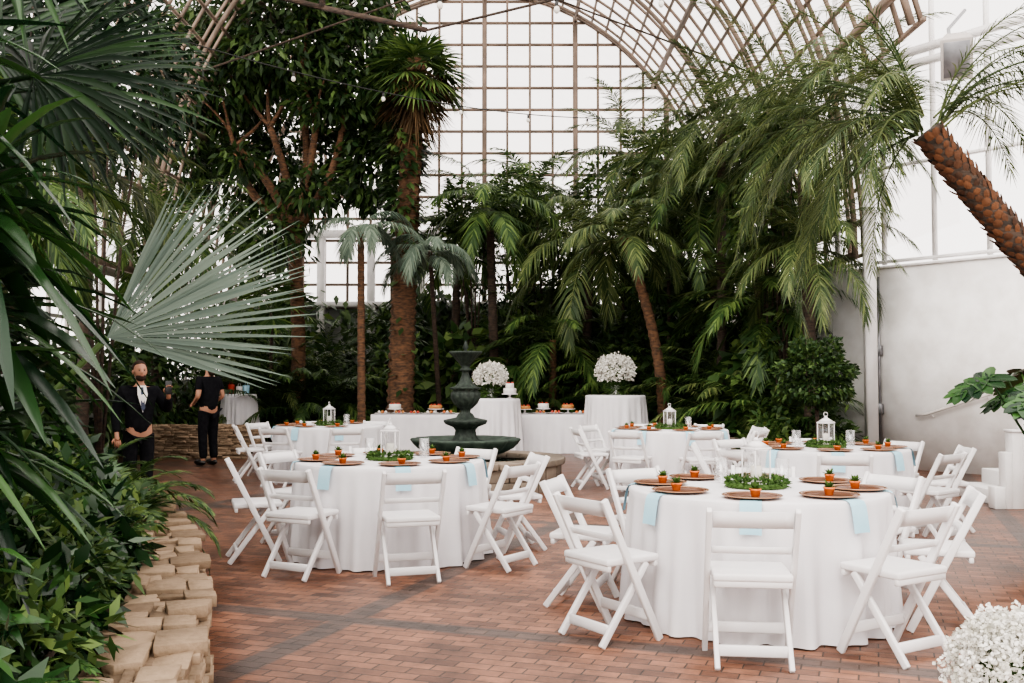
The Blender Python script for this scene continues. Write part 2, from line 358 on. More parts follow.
# ---------------------------------------------------------------- stone walls
def crs(P,n):
    P=[np.array(p,float) for p in P];P=[2*P[0]-P[1]]+P+[2*P[-1]-P[-2]];o=[]
    for i in range(1,len(P)-2):
        for k in range(n):
            t=k/n;a,b,c,d=P[i-1:i+3]
            o.append(.5*((2*b)+(c-a)*t+(2*a-5*b+4*c-d)*t*t+(3*b-a-3*c+d)*t**3))
    o.append(P[-2]);return np.array(o)
def stone_wall(path,th,h,course=.042,cap=.03,blen=(.07,.26),side=-1):
    P=crs(path,24);seg=np.linalg.norm(np.diff(P,axis=0),axis=1);cum=np.concatenate([[0],np.cumsum(seg)]);Lt=cum[-1]
    def at(s):
        x=np.interp(s,cum,P[:,0]);y=np.interp(s,cum,P[:,1]);e=.02
        tx=np.interp(s+e,cum,P[:,0])-np.interp(s-e,cum,P[:,0]);ty=np.interp(s+e,cum,P[:,1])-np.interp(s-e,cum,P[:,1])
        l=math.hypot(tx,ty);return x,y,-ty/l*(-side),tx/l*(-side)
    mb=MB()
    def block(a,b,d0,d1,z0,z1,skew=0.,jt=.006,cut=0):
        xa,ya,na,ma=at(a);xb,yb,nb,mb_=at(b)
        sx,sy=(xb-xa),(yb-ya);l=math.hypot(sx,sy)+1e-6
        w=d1-d0
        pts=[(0,0),(1,0),(1,1),(0,1)]
        if cut:
            c1=RR.uniform(.1,.32);c2=RR.uniform(.1,.32);k=RR.randrange(4)
            px,py=pts[k];p0=pts[k-1];p1=pts[(k+1)%4]
            pts=pts[:k]+[(px+(p0[0]-px)*c1,py+(p0[1]-py)*c1),(px+(p1[0]-px)*c2,py+(p1[1]-py)*c2)]+pts[k+1:]
        n=len(pts);q=[]
        for z in (z0,z1):
            for u,v in pts:
                nx=na+(nb-na)*u;ny=ma+(mb_-ma)*u
                q.append((xa+sx*u+nx*(d0+w*v)+sx/l*skew*v,ya+sy*u+ny*(d0+w*v)+sy/l*skew*v,z))
        q=np.array(q);j=U(-jt,jt,(n,3))*np.array([1,1,.4]);q[:n]+=j;q[n:]+=j+U(-.004,.004,(n,3))
        mb.add(q,np.array([list(range(n))[::-1]]),np.array([list(range(n,2*n))]),np.array([(i,(i+1)%n,n+(i+1)%n,n+i) for i in range(n)]))
    nco=max(1,round((h-cap)/course))
    zs=[0]+[k*(h-cap)/nco+RR.uniform(-.009,.009) for k in range(1,nco)]+[h-cap]
    for c in range(nco):
        s=-RR.uniform(0,.2)
        while s<Lt:
            l=RR.uniform(*blen);a=max(s,0)+.003;b=min(s+l,Lt)-.003;s+=l
            if b-a<.03: continue
            block(a,b,RR.uniform(-.035,.025),th,zs[c]+.003,zs[c+1]-.003)
    s=0.
    while s<Lt-.05:
        l=RR.uniform(.09,.24);e_=min(s+l,Lt)
        k=RR.choice((2,2,3,3));cuts=[0]+[th*((i+1)/k+RR.uniform(-.12,.12)) for i in range(k-1)]+[th]
        for i in range(k):
            d0=cuts[i]+(.004 if i else RR.uniform(-.05,.03));d1=cuts[i+1]-.004+(RR.uniform(-.03,.03) if i==k-1 else 0)
            sh_=RR.uniform(-.04,.04)
            block(s+.004+sh_,e_-.004+sh_,d0,d1,h-cap-.005,h+RR.uniform(-.026,.012),RR.uniform(-.05,.05),.012,RR.random()<.8)
        s=e_
    C=[]
    for s in np.linspace(0,Lt,60):
        x,y,nx,ny=at(s);C.append([(x+nx*.03,y+ny*.03,0),(x+nx*.03,y+ny*.03,h-.03),(x+nx*(th-.02),y+ny*(th-.02),h-.03),(x+nx*(th-.02),y+ny*(th-.02),0)])
    C=np.array(C).reshape(-1,3);mb.add(C,[(i*4+k,i*4+k+1,i*4+k+5,i*4+k+4) for i in range(59) for k in range(3)])
    return mb
path=[(-.70,1.6),(-.95,2.86),(-1.43,4.67),(-2.34,6.9),(-3.7,9.3),(-5.4,11.2),(-7.5,12.4)]
me=stone_wall(path,.32,.55).mesh('stone_wall',bevel=.002,segs=1)
thing('stone_wall','curved low planter wall of stacked tan sandstone','wall',me=me,mat=M_stone)
me=stone_wall([(-4.55,17.9),(-5.4,18.0),(-6.6,18.2)],.35,.6,side=1).mesh('stone_wall',bevel=.002)
thing('stone_wall','short low wall of stacked tan sandstone behind two people','wall',me=me,mat=M_stone)
me=stone_wall([(4.2,15.6),(3.4,17.6),(2.7,20.4),(.3,21.2),(-2,21.2),(-4.3,21.1)],.3,.42,course=.1,blen=(.2,.4),side=1).mesh('stone_wall',bevel=.006)
thing('stone_wall','low stone kerb edging the rear planting bed','wall',me=me,mat=M_stone2)
P=crs(path,8)
def slab(pts,z):
    me=bpy.data.meshes.new('planting_bed');n=len(pts)
    me.from_pydata([(x,y,0.0) for x,y in pts]+[(x,y,z) for x,y in pts],[],[list(range(n))[::-1],list(range(n,2*n))]+[[i,(i+1)%n,n+(i+1)%n,n+i] for i in range(n)])
    return me
thing('planting_bed','dark soil bed behind the sandstone wall','soil',me=slab([(x-.34,y-.05) for x,y in P[::-1]][4:]+[(-7.55,1.5)],.43),mat=M_soil)
thing('planting_bed','dark soil bed along the rear wall','soil',me=slab([(5.5,15.9),(4.5,15.9),(3.75,17.8),(3.05,20.7),(.3,21.55),(-2,21.55),(-4.3,21.5),(-7.5,21.5),(-7.5,26.9),(5.5,26.9)][::-1],.3),mat=M_soil)

# ---------------------------------------------------------------- folding chair
def make_chair():
    c=thing('folding_chair','white resin folding chair with padded seat at a round table','chair',group='white folding chairs around the round tables')
    s=MB();s.box((0,.0,.445),(.39,.37,.04));part(c,'seat',s.mesh('seat',True,bevel=.013,segs=3),M_white)
    top=Vector((0,-.225,.785));ft=Vector((0,.165,0.0));d=(ft-top)
    def on(z):
        t=(top.z-z)/top.z;return top+d*t
    n=8
    for z0,z1 in ((.69,.775),(.555,.59)):
        b=MB()
        cv=lambda x:-.012*(1-(x/.195)**2)
        q0=on(z0);q1=on(z1);V=[];F=[]
        for i in range(n+1):
            x=-.195+.39*i/n
            V+=[(x,q0.y+cv(x)-.010,z0),(x,q0.y+cv(x)+.010,z0),(x,q1.y+cv(x)+.010,z1),(x,q1.y+cv(x)-.010,z1)]
        for i in range(n):
            for k in range(4): F.append((i*4+k,i*4+(k+1)%4,i*4+4+(k+1)%4,i*4+4+k))
        F+=[(0,1,2,3),(n*4+3,n*4+2,n*4+1,n*4)]
        b.add(V,F);part(c,'backrest_slat',b.mesh('backrest_slat'),M_white)
    for sx in (-1,1):
        l=MB();x=sx*.213
        l.beam((x,top.y,top.z),(x,ft.y,0.004),.028,.042,(0,1,0));part(c,'leg',l.mesh('leg',bevel=.006,segs=2),M_white)
        l=MB();x=sx*.178
        l.beam((x,.10,.425),(x,-.215,.004),.026,.038,(0,1,0));part(c,'leg',l.mesh('leg',bevel=.006,segs=2),M_white)
    s=MB();q=on(.14);s.box((0,q.y,.14),(.40,.022,.055));part(c,'stretcher',s.mesh('stretcher',bevel=.005),M_white)
    s=MB();s.box((0,-.158,.085),(.335,.022,.055));part(c,'stretcher',s.mesh('stretcher',bevel=.005),M_white)
    s=MB();s.box((0,-.165,.415),(.38,.025,.04));part(c,'seat_rail',s.mesh('seat_rail',bevel=.005),M_white)
    s=MB();s.box((0,.165,.415),(.38,.025,.04));part(c,'seat_rail',s.mesh('seat_rail',bevel=.005),M_white)
    return c
def cloth_mesh(R,H,flare,seed,nf=15):
    r=np.random.default_rng(seed);p1,p2,p3=r.uniform(0,6.28,3)
    def fn(a,rr,z):
        k=np.clip((H-.03-z)/H,0,1)**.7
        k=np.where(rr<R-.001,0,k)
        return k*(.032*np.sin(nf*a+p1+1.2*np.sin(2*a+p2))+.022*np.sin((nf*2+3)*a+p3+np.sin(3*a))+.012*np.sin(5*a+p2))
    prof=[(.001,H),(R*.5,H),(R-.03,H),(R-.006,H-.003),(R+.002,H-.012)]
    for t in np.linspace(.04,1,14): prof.append((R+.004+flare*t,H-.012-(H-.022)*t))
    mb=MB();mb.lathe(prof,220,fn=fn);return mb.mesh('tablecloth',True)
def table_parts(t,R,H,flare,seed,nf=15):
    part(t,'tablecloth',cloth_mesh(R,H,flare,seed,nf),M_cloth)
    mb=MB();mb.lathe([(.001,H-.035),(R-.02,H-.035),(R-.02,H-.006),(.001,H-.006)],48);part(t,'tabletop',mb.mesh('tabletop'),M_wood)
    for k in range(4):
        a=k*pi/2+.5;l=MB();l.tube([(R*.55*math.cos(a),R*.55*math.sin(a),0.0),(R*.5*math.cos(a),R*.5*math.sin(a),H-.035)],.018,8);part(t,'leg',l.mesh('leg'),M_metal)
TABS=[((1.49,6.1),-106,3),((-1.0,8.2),-76,8),((3.05,9.7),-100,21),((2.1,13.3),-80,31),((-2.62,14.3),-70,44)]
HT=.765
def make_charger():
    mb=MB();mb.lathe([(.001,.002),(.09,.002),(.150,.010),(.150,.0145),(.115,.010),(.11,.008),(.001,.008)],40)
    return mb.mesh('plate_well',True)
def make_rim():
    mb=MB();mb.lathe([(.149,.0105),(.164,.013),(.167,.016),(.164,.0185),(.150,.0155),(.149,.0105)],40);return mb.mesh('rim',True)
def make_napkin():
    mb=MB()
    e=-(.765-.585)
    pr=[(.02,.0012),(-.10,.0012),(e+.01,.0012),(e-.012,-.006),(e-.026,-.03),(e-.036,-.08),(e-.050,-.17)]
    V=[]
    for y,z in pr:
        for x in (-.058,-.02,.02,.058): V.append((x,y,z+(.002 if abs(x)<.03 else 0)))
    F=[(i*4+j,i*4+j+1,i*4+j+5,i*4+j+4) for i in range(len(pr)-1) for j in range(3)]
    mb.add(V,F);return mb.mesh('blue_napkin',True)
def make_pot():
    o=thing('potted_succulent','tiny orange terracotta pot with green sprig on a plate','plant',group='tiny orange pots on the place settings')
    mb=MB();mb.lathe([(.001,0),(.022,0),(.029,.032),(.032,.033),(.033,.044),(.028,.044),(.026,.036),(.001,.035)],20)
    part(o,'pot',mb.mesh('pot',False),M_orange)
    mb=MB();k=np.arange(26);a=k*2.4;e=1.4-1.2*k/26
    strips(mb,np.repeat([[0,0,.036]],26,0),np.stack([np.cos(a)*np.cos(e),np.sin(a)*np.cos(e),np.sin(e)],-1),(0.01,0,1),U(.03,.065,26),.018,[(0,.3),(.3,.8),(.65,1),(1,.1)],.15,.2)
    part(o,'foliage',mb.mesh('foliage'),M_moss);return o
def make_lantern():
    o=thing('lantern','white metal lantern with glass sides holding a candle','lantern',group='candle lanterns on the round tables')
    mb=MB();mb.box((0,0,.010),(.12,.12,.020));mb.box((0,0,.215),(.12,.12,.012))
    for x in(-1,1):
        for y in(-1,1): mb.box((x*.053,y*.053,.115),(.008,.008,.19))
    part(o,'frame',mb.mesh('frame',bevel=.002),M_white)
    mb=MB();V=[(-.056,-.056,.222),(.056,-.056,.222),(.056,.056,.222),(-.056,.056,.222),(-.016,-.016,.255),(.016,-.016,.255),(.016,.016,.255),(-.016,.016,.255)]
    mb.add(V,[(0,1,5,4),(1,2,6,5),(2,3,7,6),(3,0,4,7),(4,5,6,7),(3,2,1,0)]);mb.lathe([(.014,.255),(.018,.263),(.010,.273),(.001,.275)],12);part(o,'roof',mb.mesh('roof'),M_white)
    mb=MB();mb.tube([(.018*math.cos(a),0,.290+.018*math.sin(a)) for a in np.linspace(0,2*pi,17)],.0028,6);part(o,'handle',mb.mesh('handle'),M_white)
    for a,b in (((-.05,-.053),(.05,-.053)),((.053,-.05),(.053,.05)),((.05,.053),(-.05,.053)),((-.053,.05),(-.053,-.05))):
        mb=MB();mb.add([(*a,.03),(*b,.03),(*b,.205),(*a,.205)],[(0,1,2,3)]);part(o,'glass_pane',mb.mesh('glass_pane'),M_glass)
    mb=MB();mb.lathe([(.001,.021),(.03,.021),(.03,.115),(.024,.12),(.004,.112),(.001,.112)],20);mb.tube([(0,0,.11),(0,0,.128)],.002,5);part(o,'candle',mb.mesh('candle',False),M_wax)
    return o
ch0=make_chair();or0=make_pot();la0=make_lantern()
me_ch=make_charger();me_rim=make_rim();me_na=make_napkin()
def wreath(seed):
    mb=MB();r=np.random.default_rng(seed);n=1000
    a=r.uniform(0,2*pi,n);q=r.uniform(0,2*pi,n);rr=.145+.036*np.cos(q)*r.uniform(.4,1,n);z=.028+.024*np.sin(q)
    B_=np.stack([rr*np.cos(a),rr*np.sin(a),z],-1);D=np.stack([np.cos(a)*np.cos(q),np.sin(a)*np.cos(q),np.sin(q)*.8+.25],-1)+r.normal(0,.5,(n,3))
    strips(mb,B_,D,norm(r.normal(0,1,(n,3))),r.uniform(.02,.05,n),.014,KITE,.2)
    mb.lathe([(.125,.004),(.185,.004),(.18,.03),(.13,.03),(.125,.004)],32)
    return mb.mesh('leaf_garland')
me_wr=wreath(3)
first=True;pl0=None
for ti,((cx,cy),a0,seed) in enumerate(TABS):
    t=thing('round_table','round banquet table in floor-length white cloth with blue napkins','table',(cx,cy,0),group='round banquet tables')
    table_parts(t,.765,HT,.03,seed)
    for k in range(8):
        a=math.radians(a0+45*k);rz=a+pi/2
        rd=1.045+RR.uniform(-.02,.05);jr=RR.uniform(-.10,.10)
        if ti==0 and k in (1,2,3): rd=1.01;jr*=.4
        if ti==0 and k==0: rd=1.03;jr=.16
        loc=(cx+rd*math.cos(a),cy+rd*math.sin(a),0)
        if ti==4 and (k in (1,2)): continue
        if first: ch0.location=loc;ch0.rotation_euler=(0,0,rz+jr)
        else: dup(ch0,loc,rz+jr)
        pl=(cx+.585*math.cos(a),cy+.585*math.sin(a),HT+.0008)
        thing('napkin','light blue cloth napkin draped over the table edge','napkin',pl,rz,'blue napkins at the place settings',me_na,M_blue)
        if first:
            pl0=thing('charger_plate','round copper-brown charger plate on white tablecloth','plate',(pl[0],pl[1],HT+.003),rz,'charger plates on the round tables')
            part(pl0,'plate_well',me_ch,M_charger);part(pl0,'rim',me_rim,M_rim,label='lighter copper rim')
        else: dup(pl0,(pl[0],pl[1],HT+.003),rz)
        ol=(pl[0]+.02*math.sin(a*3),pl[1]+.02*math.cos(a*5),HT+.0115)
        if first: or0.location=ol
        else: dup(or0,ol,a*2)
        first=False
    if ti>0: dup(la0,(cx,cy,HT+.001),.4+ti,scale=1.1)
    else: la0.location=(cx,cy,HT+.001)
    thing('leaf_garland','ring of mossy greenery around a table lantern','wreath',(cx,cy,HT+.001),ti*.7,'greenery rings on the round tables',me_wr,M_moss)
la0.rotation_euler=(0,0,.5);la0.scale=(1.1,)*3
hv=MB();hv.lathe([(.001,.002),(.042,.002),(.045,.01),(.045,.16),(.043,.16),(.043,.012),(.001,.010)],24);me_hv=hv.mesh('glass_vase',True)
for ti,off in ((0,(.05,.27)),(0,(-.16,.26)),(0,(.20,.16)),(1,(.26,.22)),(1,(-.2,.25)),(2,(.27,.1)),(2,(-.26,.1)),(3,(.25,0)),(4,(.25,.0))):
    cx,cy=TABS[ti][0];thing('glass_vase','clear cylindrical glass candle holder','vase',(cx+off[0],cy+off[1],HT+.001),0,'glass candle holders on the tables',me_hv,M_glass)

# ---------------------------------------------------------------- fountain
FX,FY=-.62,13.3
f=thing('fountain','tiered green-bronze garden fountain in a round stone pool','fountain',(FX,FY,0))
mb=MB()
for c in range(3):
    nb=26;o=c*.5
    for k in range(nb):
        a0_=(k+o)*2*pi/nb+.008;a1=(k+1+o)*2*pi/nb-.008;r0,r1=(1.0,1.28) if c<2 else (.95,1.33);z0=c*.16;z1=z0+.156 if c<2 else .40
        if c==2:z0=.32
        V=[(r*math.cos(a),r*math.sin(a),z) for z in(z0,z1) for r,a in((r0,a0_),(r1,a0_),(r1,a1),(r0,a1))]
        mb.add(V,[(0,3,2,1),(4,5,6,7),(0,1,5,4),(1,2,6,5),(2,3,7,6),(3,0,4,7)])
part(f,'pool_wall',mb.mesh('pool_wall',bevel=.012,segs=2),M_stone2,label='grey-brown stone pool rim')
mb=MB();mb.lathe([(.001,.30),(.99,.30)],48);part(f,'water',mb.mesh('water'),M_water,label='dark still pool water')
mb=MB();mb.lathe([(.34,.0),(.34,.30),(.26,.34),(.20,.38),(.20,.42)],32);part(f,'pedestal',mb.mesh('pedestal',True),M_bronze)
flu=lambda a,r,z:r*.03*np.cos(16*a)
mb=MB();mb.lathe([(.18,.40),(.32,.41),(.50,.45),(.62,.51),(.68,.57),(.70,.60),(.72,.625),(.70,.645),(.65,.63),(.45,.55),(.10,.52)],96,fn=flu);part(f,'lower_basin',mb.mesh('lower_basin',True),M_basin,label='wide green shallow basin')
mb=MB();mb.lathe([(.24,.52),(.26,.56),(.25,.60),(.17,.63),(.14,.68),(.13,.75),(.16,.79),(.26,.83),(.28,.86),(.28,.885),(.21,.90),(.12,.92),(.09,.97)],64,fn=lambda a,r,z:r*.04*np.cos(12*a));part(f,'stem',mb.mesh('stem',True),M_bronze)
mb=MB();mb.lathe([(.09,.96),(.06,.99),(.065,1.02),(.10,1.05),(.15,1.10),(.185,1.17),(.19,1.24),(.155,1.28),(.20,1.30),(.205,1.315),(.14,1.33),(.10,1.37),(.07,1.43),(.05,1.49),(.048,1.53),(.08,1.545),(.08,1.56),(.05,1.58),(.07,1.62),(.11,1.67),(.155,1.72),(.20,1.765),(.215,1.785),(.205,1.80),(.10,1.76),(.001,1.75)],64,fn=lambda a,r,z:r*.06*np.cos(14*a)*(z<1.40)+r*.05*np.cos(20*a)*(z>1.6));part(f,'urn',mb.mesh('urn',True),M_bronze)
mb=MB();mb.lathe([(.05,1.75),(.03,1.79),(.02,1.82),(.04,1.85),(.025,1.89),(.008,1.94),(.001,1.945)],16);part(f,'finial',mb.mesh('finial',True),M_bronze)

# ---------------------------------------------------------------- dessert tables
def rect_cloth(L_,W_,H,seed):
    n=200;per=2*(L_+W_);V=[];rows=[(0,-.012)]+[(t,0) for t in np.linspace(0.02,1,12)]
    def pt(s):
        s=s%per
        if s<L_:return (-L_/2+s,-W_/2,0,-1)
        s-=L_
        if s<W_:return (L_/2,-W_/2+s,1,0)
        s-=W_
        if s<L_:return (L_/2-s,W_/2,0,1)
        s-=L_
        return (-L_/2,W_/2-s,-1,0)
    for t,o in rows:
        for k in range(n):
            s=per*k/n;x,y,nx,ny=pt(s);d=o+t*.03+t*(.024*math.sin(s*19+seed)+.014*math.sin(s*37+1))
            V.append((x+nx*d,y+ny*d,H-.005*(t>0)-(H-.012)*t))
    mb=MB();F=[(i*n+k,i*n+(k+1)%n,(i+1)*n+(k+1)%n,(i+1)*n+k) for i in range(len(rows)-1) for k in range(n)]
    mb.add(V,F,np.array([list(range(n))]));return mb.mesh('tablecloth')
for k,(x,y,l) in enumerate(((-1.80,19.45,1.80),(.78,19.55,1.45))):
    t=thing('dessert_table','long dessert table draped in white floor-length cloth','table',(x,y,0),group='long dessert tables')
    part(t,'tablecloth',rect_cloth(l,.76,.76,k+3),M_cloth)
    mb=MB();mb.box((0,0,.73),(l-.04,.72,.03));part(t,'tabletop',mb.mesh('tabletop'),M_wood)
    for sx in(-1,1):
        for sy in(-1,1):
            q=MB();q.tube([(sx*(l/2-.15),sy*.28,0),(sx*(l/2-.15),sy*.28,.72)],.02,8);part(t,'leg',q.mesh('leg'),M_metal)
def tall_table(x,y,R,H,seed,lab):
    t=thing('cocktail_table',lab,'table',(x,y,0),group='tall cocktail tables')
    part(t,'tablecloth',cloth_mesh(R,H,.05,seed,11),M_cloth)
    mb=MB();mb.lathe([(.001,H-.03),(R-.02,H-.03),(R-.02,H-.006),(.001,H-.006)],32);part(t,'tabletop',mb.mesh('tabletop'),M_wood)
    mb=MB();mb.lathe([(.25,0),(.25,.02),(.03,.05),(.03,H-.03)],20);part(t,'pedestal',mb.mesh('pedestal'),M_metal)
tall_table(-.33,18.6,.48,1.07,5,'tall round cocktail table in white cloth holding a cake')
tall_table(1.95,18.8,.56,1.13,6,'tall round cocktail table in white cloth with flowers')
tall_table(-5.75,21.0,.36,1.12,7,'small tall table in white cloth holding gift bags')
def babys(x,y,z,Rb,n,sz,lab,vh=.18):
    o=thing('flower_arrangement',lab,'flowers',(x,y,z),group='white flower arrangements')
    mb=MB();d=norm(rng.normal(0,1,(n,3)));d[:,2]=np.where(d[:,2]<-.55,-d[:,2],d[:,2]);r=Rb*U(.72,1.06,n)[:,None]*(1+.12*np.sin(d[:,:1]*9+1)*np.cos(d[:,1:2]*8))
    P_=d*r*np.array([[1,1,.85]])+np.array([[0,0,vh+Rb*.7]])
    for k in range(2): strips(mb,P_+rng.normal(0,sz*.2,(n,3)),norm(rng.normal(0,1,(n,3))),norm(rng.normal(0,1,(n,3))),U(sz*.7,sz*1.2,n),sz,[(0,.4),(.5,1),(1,.3)])
    part(o,'blossoms',mb.mesh('blossoms'),M_flower)
    mb=MB();m=160;dd=norm(rng.normal(0,1,(m,3))+np.array([[0,0,.6]]))
    strips(mb,np.repeat([[0,0,vh*.7]],m,0),dd,norm(rng.normal(0,1,(m,3))),Rb*.95,.012,BLADE);mb.sphere((0,0,vh+Rb*.7),(Rb*.6,Rb*.6,Rb*.5),20,12);part(o,'stems',mb.mesh('stems'),M_moss)
    mb=MB();mb.lathe([(.001,0),(Rb*.28,0),(Rb*.30,.01),(Rb*.2,vh*.4),(Rb*.26,vh*.9),(Rb*.36,vh),(Rb*.3,vh),(.001,vh*.6)],24);part(o,'vase',mb.mesh('vase',True),M_glass)
babys(-.40,18.72,1.072,.31,1700,.032,'rounded arrangement of white baby\'s breath beside a cake',.18)
babys(1.95,18.8,1.132,.37,2000,.032,'large rounded arrangement of white baby\'s breath in glass vase',.18)
babys(1.27,2.52,.46,.165,5500,.010,'cloud of white baby\'s breath on a white pedestal',.12)
mb=MB();mb.lathe([(.001,0),(.17,0),(.17,.03),(.13,.06),(.12,.38),(.15,.42),(.17,.44),(.17,.459),(.001,.459)],32)
thing('plant_pedestal','low round white pedestal carrying flowers','pedestal',(1.27,2.52,0),me=mb.mesh('plant_pedestal',False),mat=M_white)
def cake(x,y,z,tiers,lab,m1=M_icing,s=1.):
    o=thing('cake',lab,'cake',(x,y,z),group='cakes and desserts')
    mb=MB();R0=tiers[0][0]*s+.03;mb.lathe([(.001,0),(.07,0),(.07,.008),(.02,.02),(.02,.07),(R0,.08),(R0,.09),(.001,.09)],28);part(o,'cake_stand',mb.mesh('cake_stand',True),M_white)
    zz=.09;mb=MB()
    for r,h in tiers:
        mb.lathe([(.001,zz),(r*s,zz),(r*s,zz+h-.008),(r*s-.008,zz+h),(.001,zz+h)],32);zz+=h
    part(o,'cake_body',mb.mesh('cake_body',False),m1)
    r=tiers[-1][0]*s
    for k in range(7):
        a=k*2*pi/7;mb=MB();mb.sphere((r*.7*math.cos(a),r*.7*math.sin(a),zz+.012),.015,8,6);part(o,'berry',mb.mesh('berry',True),M_berry)
cake(-.04,18.4,1.072,[(.12,.10),(.08,.09)],'two-tier white wedding cake on a white stand')
def tray(x,y,z,kind,lab):
    o=thing('dessert_tray',lab,'dessert',(x,y,z),group='dessert trays on the long tables')
    mb=MB();mb.lathe([(.001,0),(.13,0),(.16,.015),(.158,.018),(.125,.006),(.001,.006)],28);part(o,'tray',mb.mesh('tray',True),M_white)
    k=0
    for i in range(-1,2):
        for j in range(-1,2):
            if i*i+j*j>1.5:continue
            mb=MB();px,py=i*.065,j*.065
            mb.lathe([(.001,.007),(.020,.007),(.027,.035),(.029,.037),(.022,.052),(.010,.062),(.001,.065)],14,(px,py,0));part(o,'cupcake',mb.mesh('cupcake',True),(M_icing,M_cake,M_berry,M_orange)[(kind+k)%4]);k+=1
for k,x in enumerate((-2.50,-2.18,-1.88,-1.25,-1.56)): tray(x,19.25+.08*(k%2),.762,k,'white tray of small iced pastries')
cake(-1.50,19.6,.762,[(.13,.07)],'round golden pie on a white stand',M_cake);cake(-2.3,19.6,.762,[(.12,.09)],'round white cake on a white stand')
cake(.25,19.35,.762,[(.11,.06)],'round fruit tart on a white stand',M_cake);cake(.62,19.7,.762,[(.11,.10)],'round white cake on a white stand')
for k,x in enumerate((.55,.85,1.32)): tray(x,19.35+.08*(k%2),.762,k+1,'white tray of small iced pastries')
cake(1.10,19.6,.762,[(.12,.08)],'round golden pie on a white stand',M_cake)
for k,(dx,m_,h) in enumerate(((-.15,M_berry,.20),(.02,M_icing,.16),(.16,M_blue,.18))):
    mb=MB();V=[(-.06,-.035,0),(.06,-.035,0),(.06,.035,0),(-.06,.035,0),(-.065,-.04,h),(.065,-.04,h),(.065,.04,h),(-.065,.04,h)]
    mb.add(V,[(0,3,2,1),(0,1,5,4),(1,2,6,5),(2,3,7,6),(3,0,4,7)])
    mb.tube([(-.03,-.04,h),(-.02,-.04,h+.06),(.02,-.04,h+.06),(.03,-.04,h)],.004,5)
    thing('gift_bag','small paper gift bag with looped handle on a clothed table','bag',(-5.75+dx,20.95,1.122),.2*k,'gift bags',mb.mesh('gift_bag'),m_)

# ---------------------------------------------------------------- palms & plants
def frond(mb,p0,az,el,L_,dr,nl,ll,lw,ld,rr=.012,up=.15,jit=.08,open_=.45):
    st=14;ts=np.linspace(0,1,st+1);e=el-dr*ts**1.15
    h=L_/st;dx=np.cos(e)*h;dz=np.sin(e)*h
    rx=np.concatenate([[0],np.cumsum(dx[:-1])]);rz=np.concatenate([[0],np.cumsum(dz[:-1])])
    ca,sa=math.cos(az),math.sin(az)
    P_=np.stack([p0[0]+rx*ca,p0[1]+rx*sa,p0[2]+rz],-1)
    mb.tube(P_,list(np.linspace(rr,rr*.25,st+1)),4,False)
    tl=np.linspace(.10,1,nl)
    Q=np.stack([np.interp(tl,ts,P_[:,k]) for k in range(3)],-1)
    ee=np.interp(tl,ts,e);T=np.stack([np.cos(ee)*ca,np.cos(ee)*sa,np.sin(ee)],-1)
    S=np.array([[-sa,ca,0]]);N=np.cross(T,np.repeat(S,nl,0))
    phi=open_+.75*tl
    for s in(-1,1):
        D=S*s*np.cos(phi)[:,None]+T*np.sin(phi)[:,None]+N*up+rng.normal(0,jit,(nl,3))
        LL=ll*(.35+.65*np.sin(pi*np.clip(tl,0,.97)**.75))*U(.85,1.1,nl)
        strips(mb,Q,D,N+rng.normal(0,.15,(nl,3)),LL,lw,BLADE,ld)
def trunk_mesh(p1,r0,r1,bend=(0,0),n=46,seg=12,name='trunk'):
    p1=np.array(p1,float);t=np.linspace(0,1,n);P_=p1[None]*t[:,None]
    P_[:,0]+=bend[0]*np.sin(pi*t);P_[:,1]+=bend[1]*np.sin(pi*t)
    rad=(r0+(r1-r0)*t)*(1+.08*np.where(np.arange(n)%2,1,-1));rad[:2]*=1.25
    mb=MB();mb.tube(P_,list(rad),seg);return mb.mesh(name),P_
def palm(label,base,crown,tr,nf,L_,mt=M_palm,mtr=M_trunkO,el=(1.3,-.5),dr=1.5,nl=34,ll=.5,lw=.04,ld=.35,bend=(0,0),name='palm_tree',seed=0):
    bx,by,bz=base;o=thing(name,label,'palm tree',(bx,by,bz))
    rel=(crown[0]-bx,crown[1]-by,crown[2]-bz)
    if rel[2]>.3:
        me,_=trunk_mesh(rel,tr,tr*.75,bend);part(o,'trunk',me,mtr)
    mb=MB()
    for k in range(nf):
        az=(k*2.39996+seed)
        q=(k+.5)/nf;e=el[0]+(el[1]-el[0])*q+U(-.12,.12)
        frond(mb,np.array(rel)+np.array([math.cos(az)*tr*.6,math.sin(az)*tr*.6,U(-.1,.12)]),az,e,L_*U(.8,1.08),dr*U(.7,1.2),nl,ll,lw,ld)
    part(o,'fronds',mb.mesh('fronds'),mt)
    return o
FANP=[(0,.04),(.25,.46),(.5,.92),(.62,.85),(.82,.42),(1,.03)]
def fan(mb,hub,p,nr,R_,ns,spread,droop=.15,fold=.25,wf=1.0,prof=FANP,fall=.25,jz=.06):
    p=norm(np.array([p],float))[0];nr=np.array(nr,float);sd=norm(np.cross(p,nr)[None])[0];nn=np.cross(sd,p)
    a=np.linspace(-spread,spread,ns);D=p[None]*np.cos(a)[:,None]+sd[None]*np.sin(a)[:,None]+nn[None]*jz*rng.normal(0,1,(ns,1))
    w=2*spread/ns*R_*.55*wf
    L_=R_*(1-fall*(np.abs(a)/max(spread,.1))**2)*U(.93,1.05,ns)
    strips(mb,np.repeat(np.array([hub],float),ns,0),D,np.repeat(nn[None],ns,0),L_,w,prof,droop,fold)
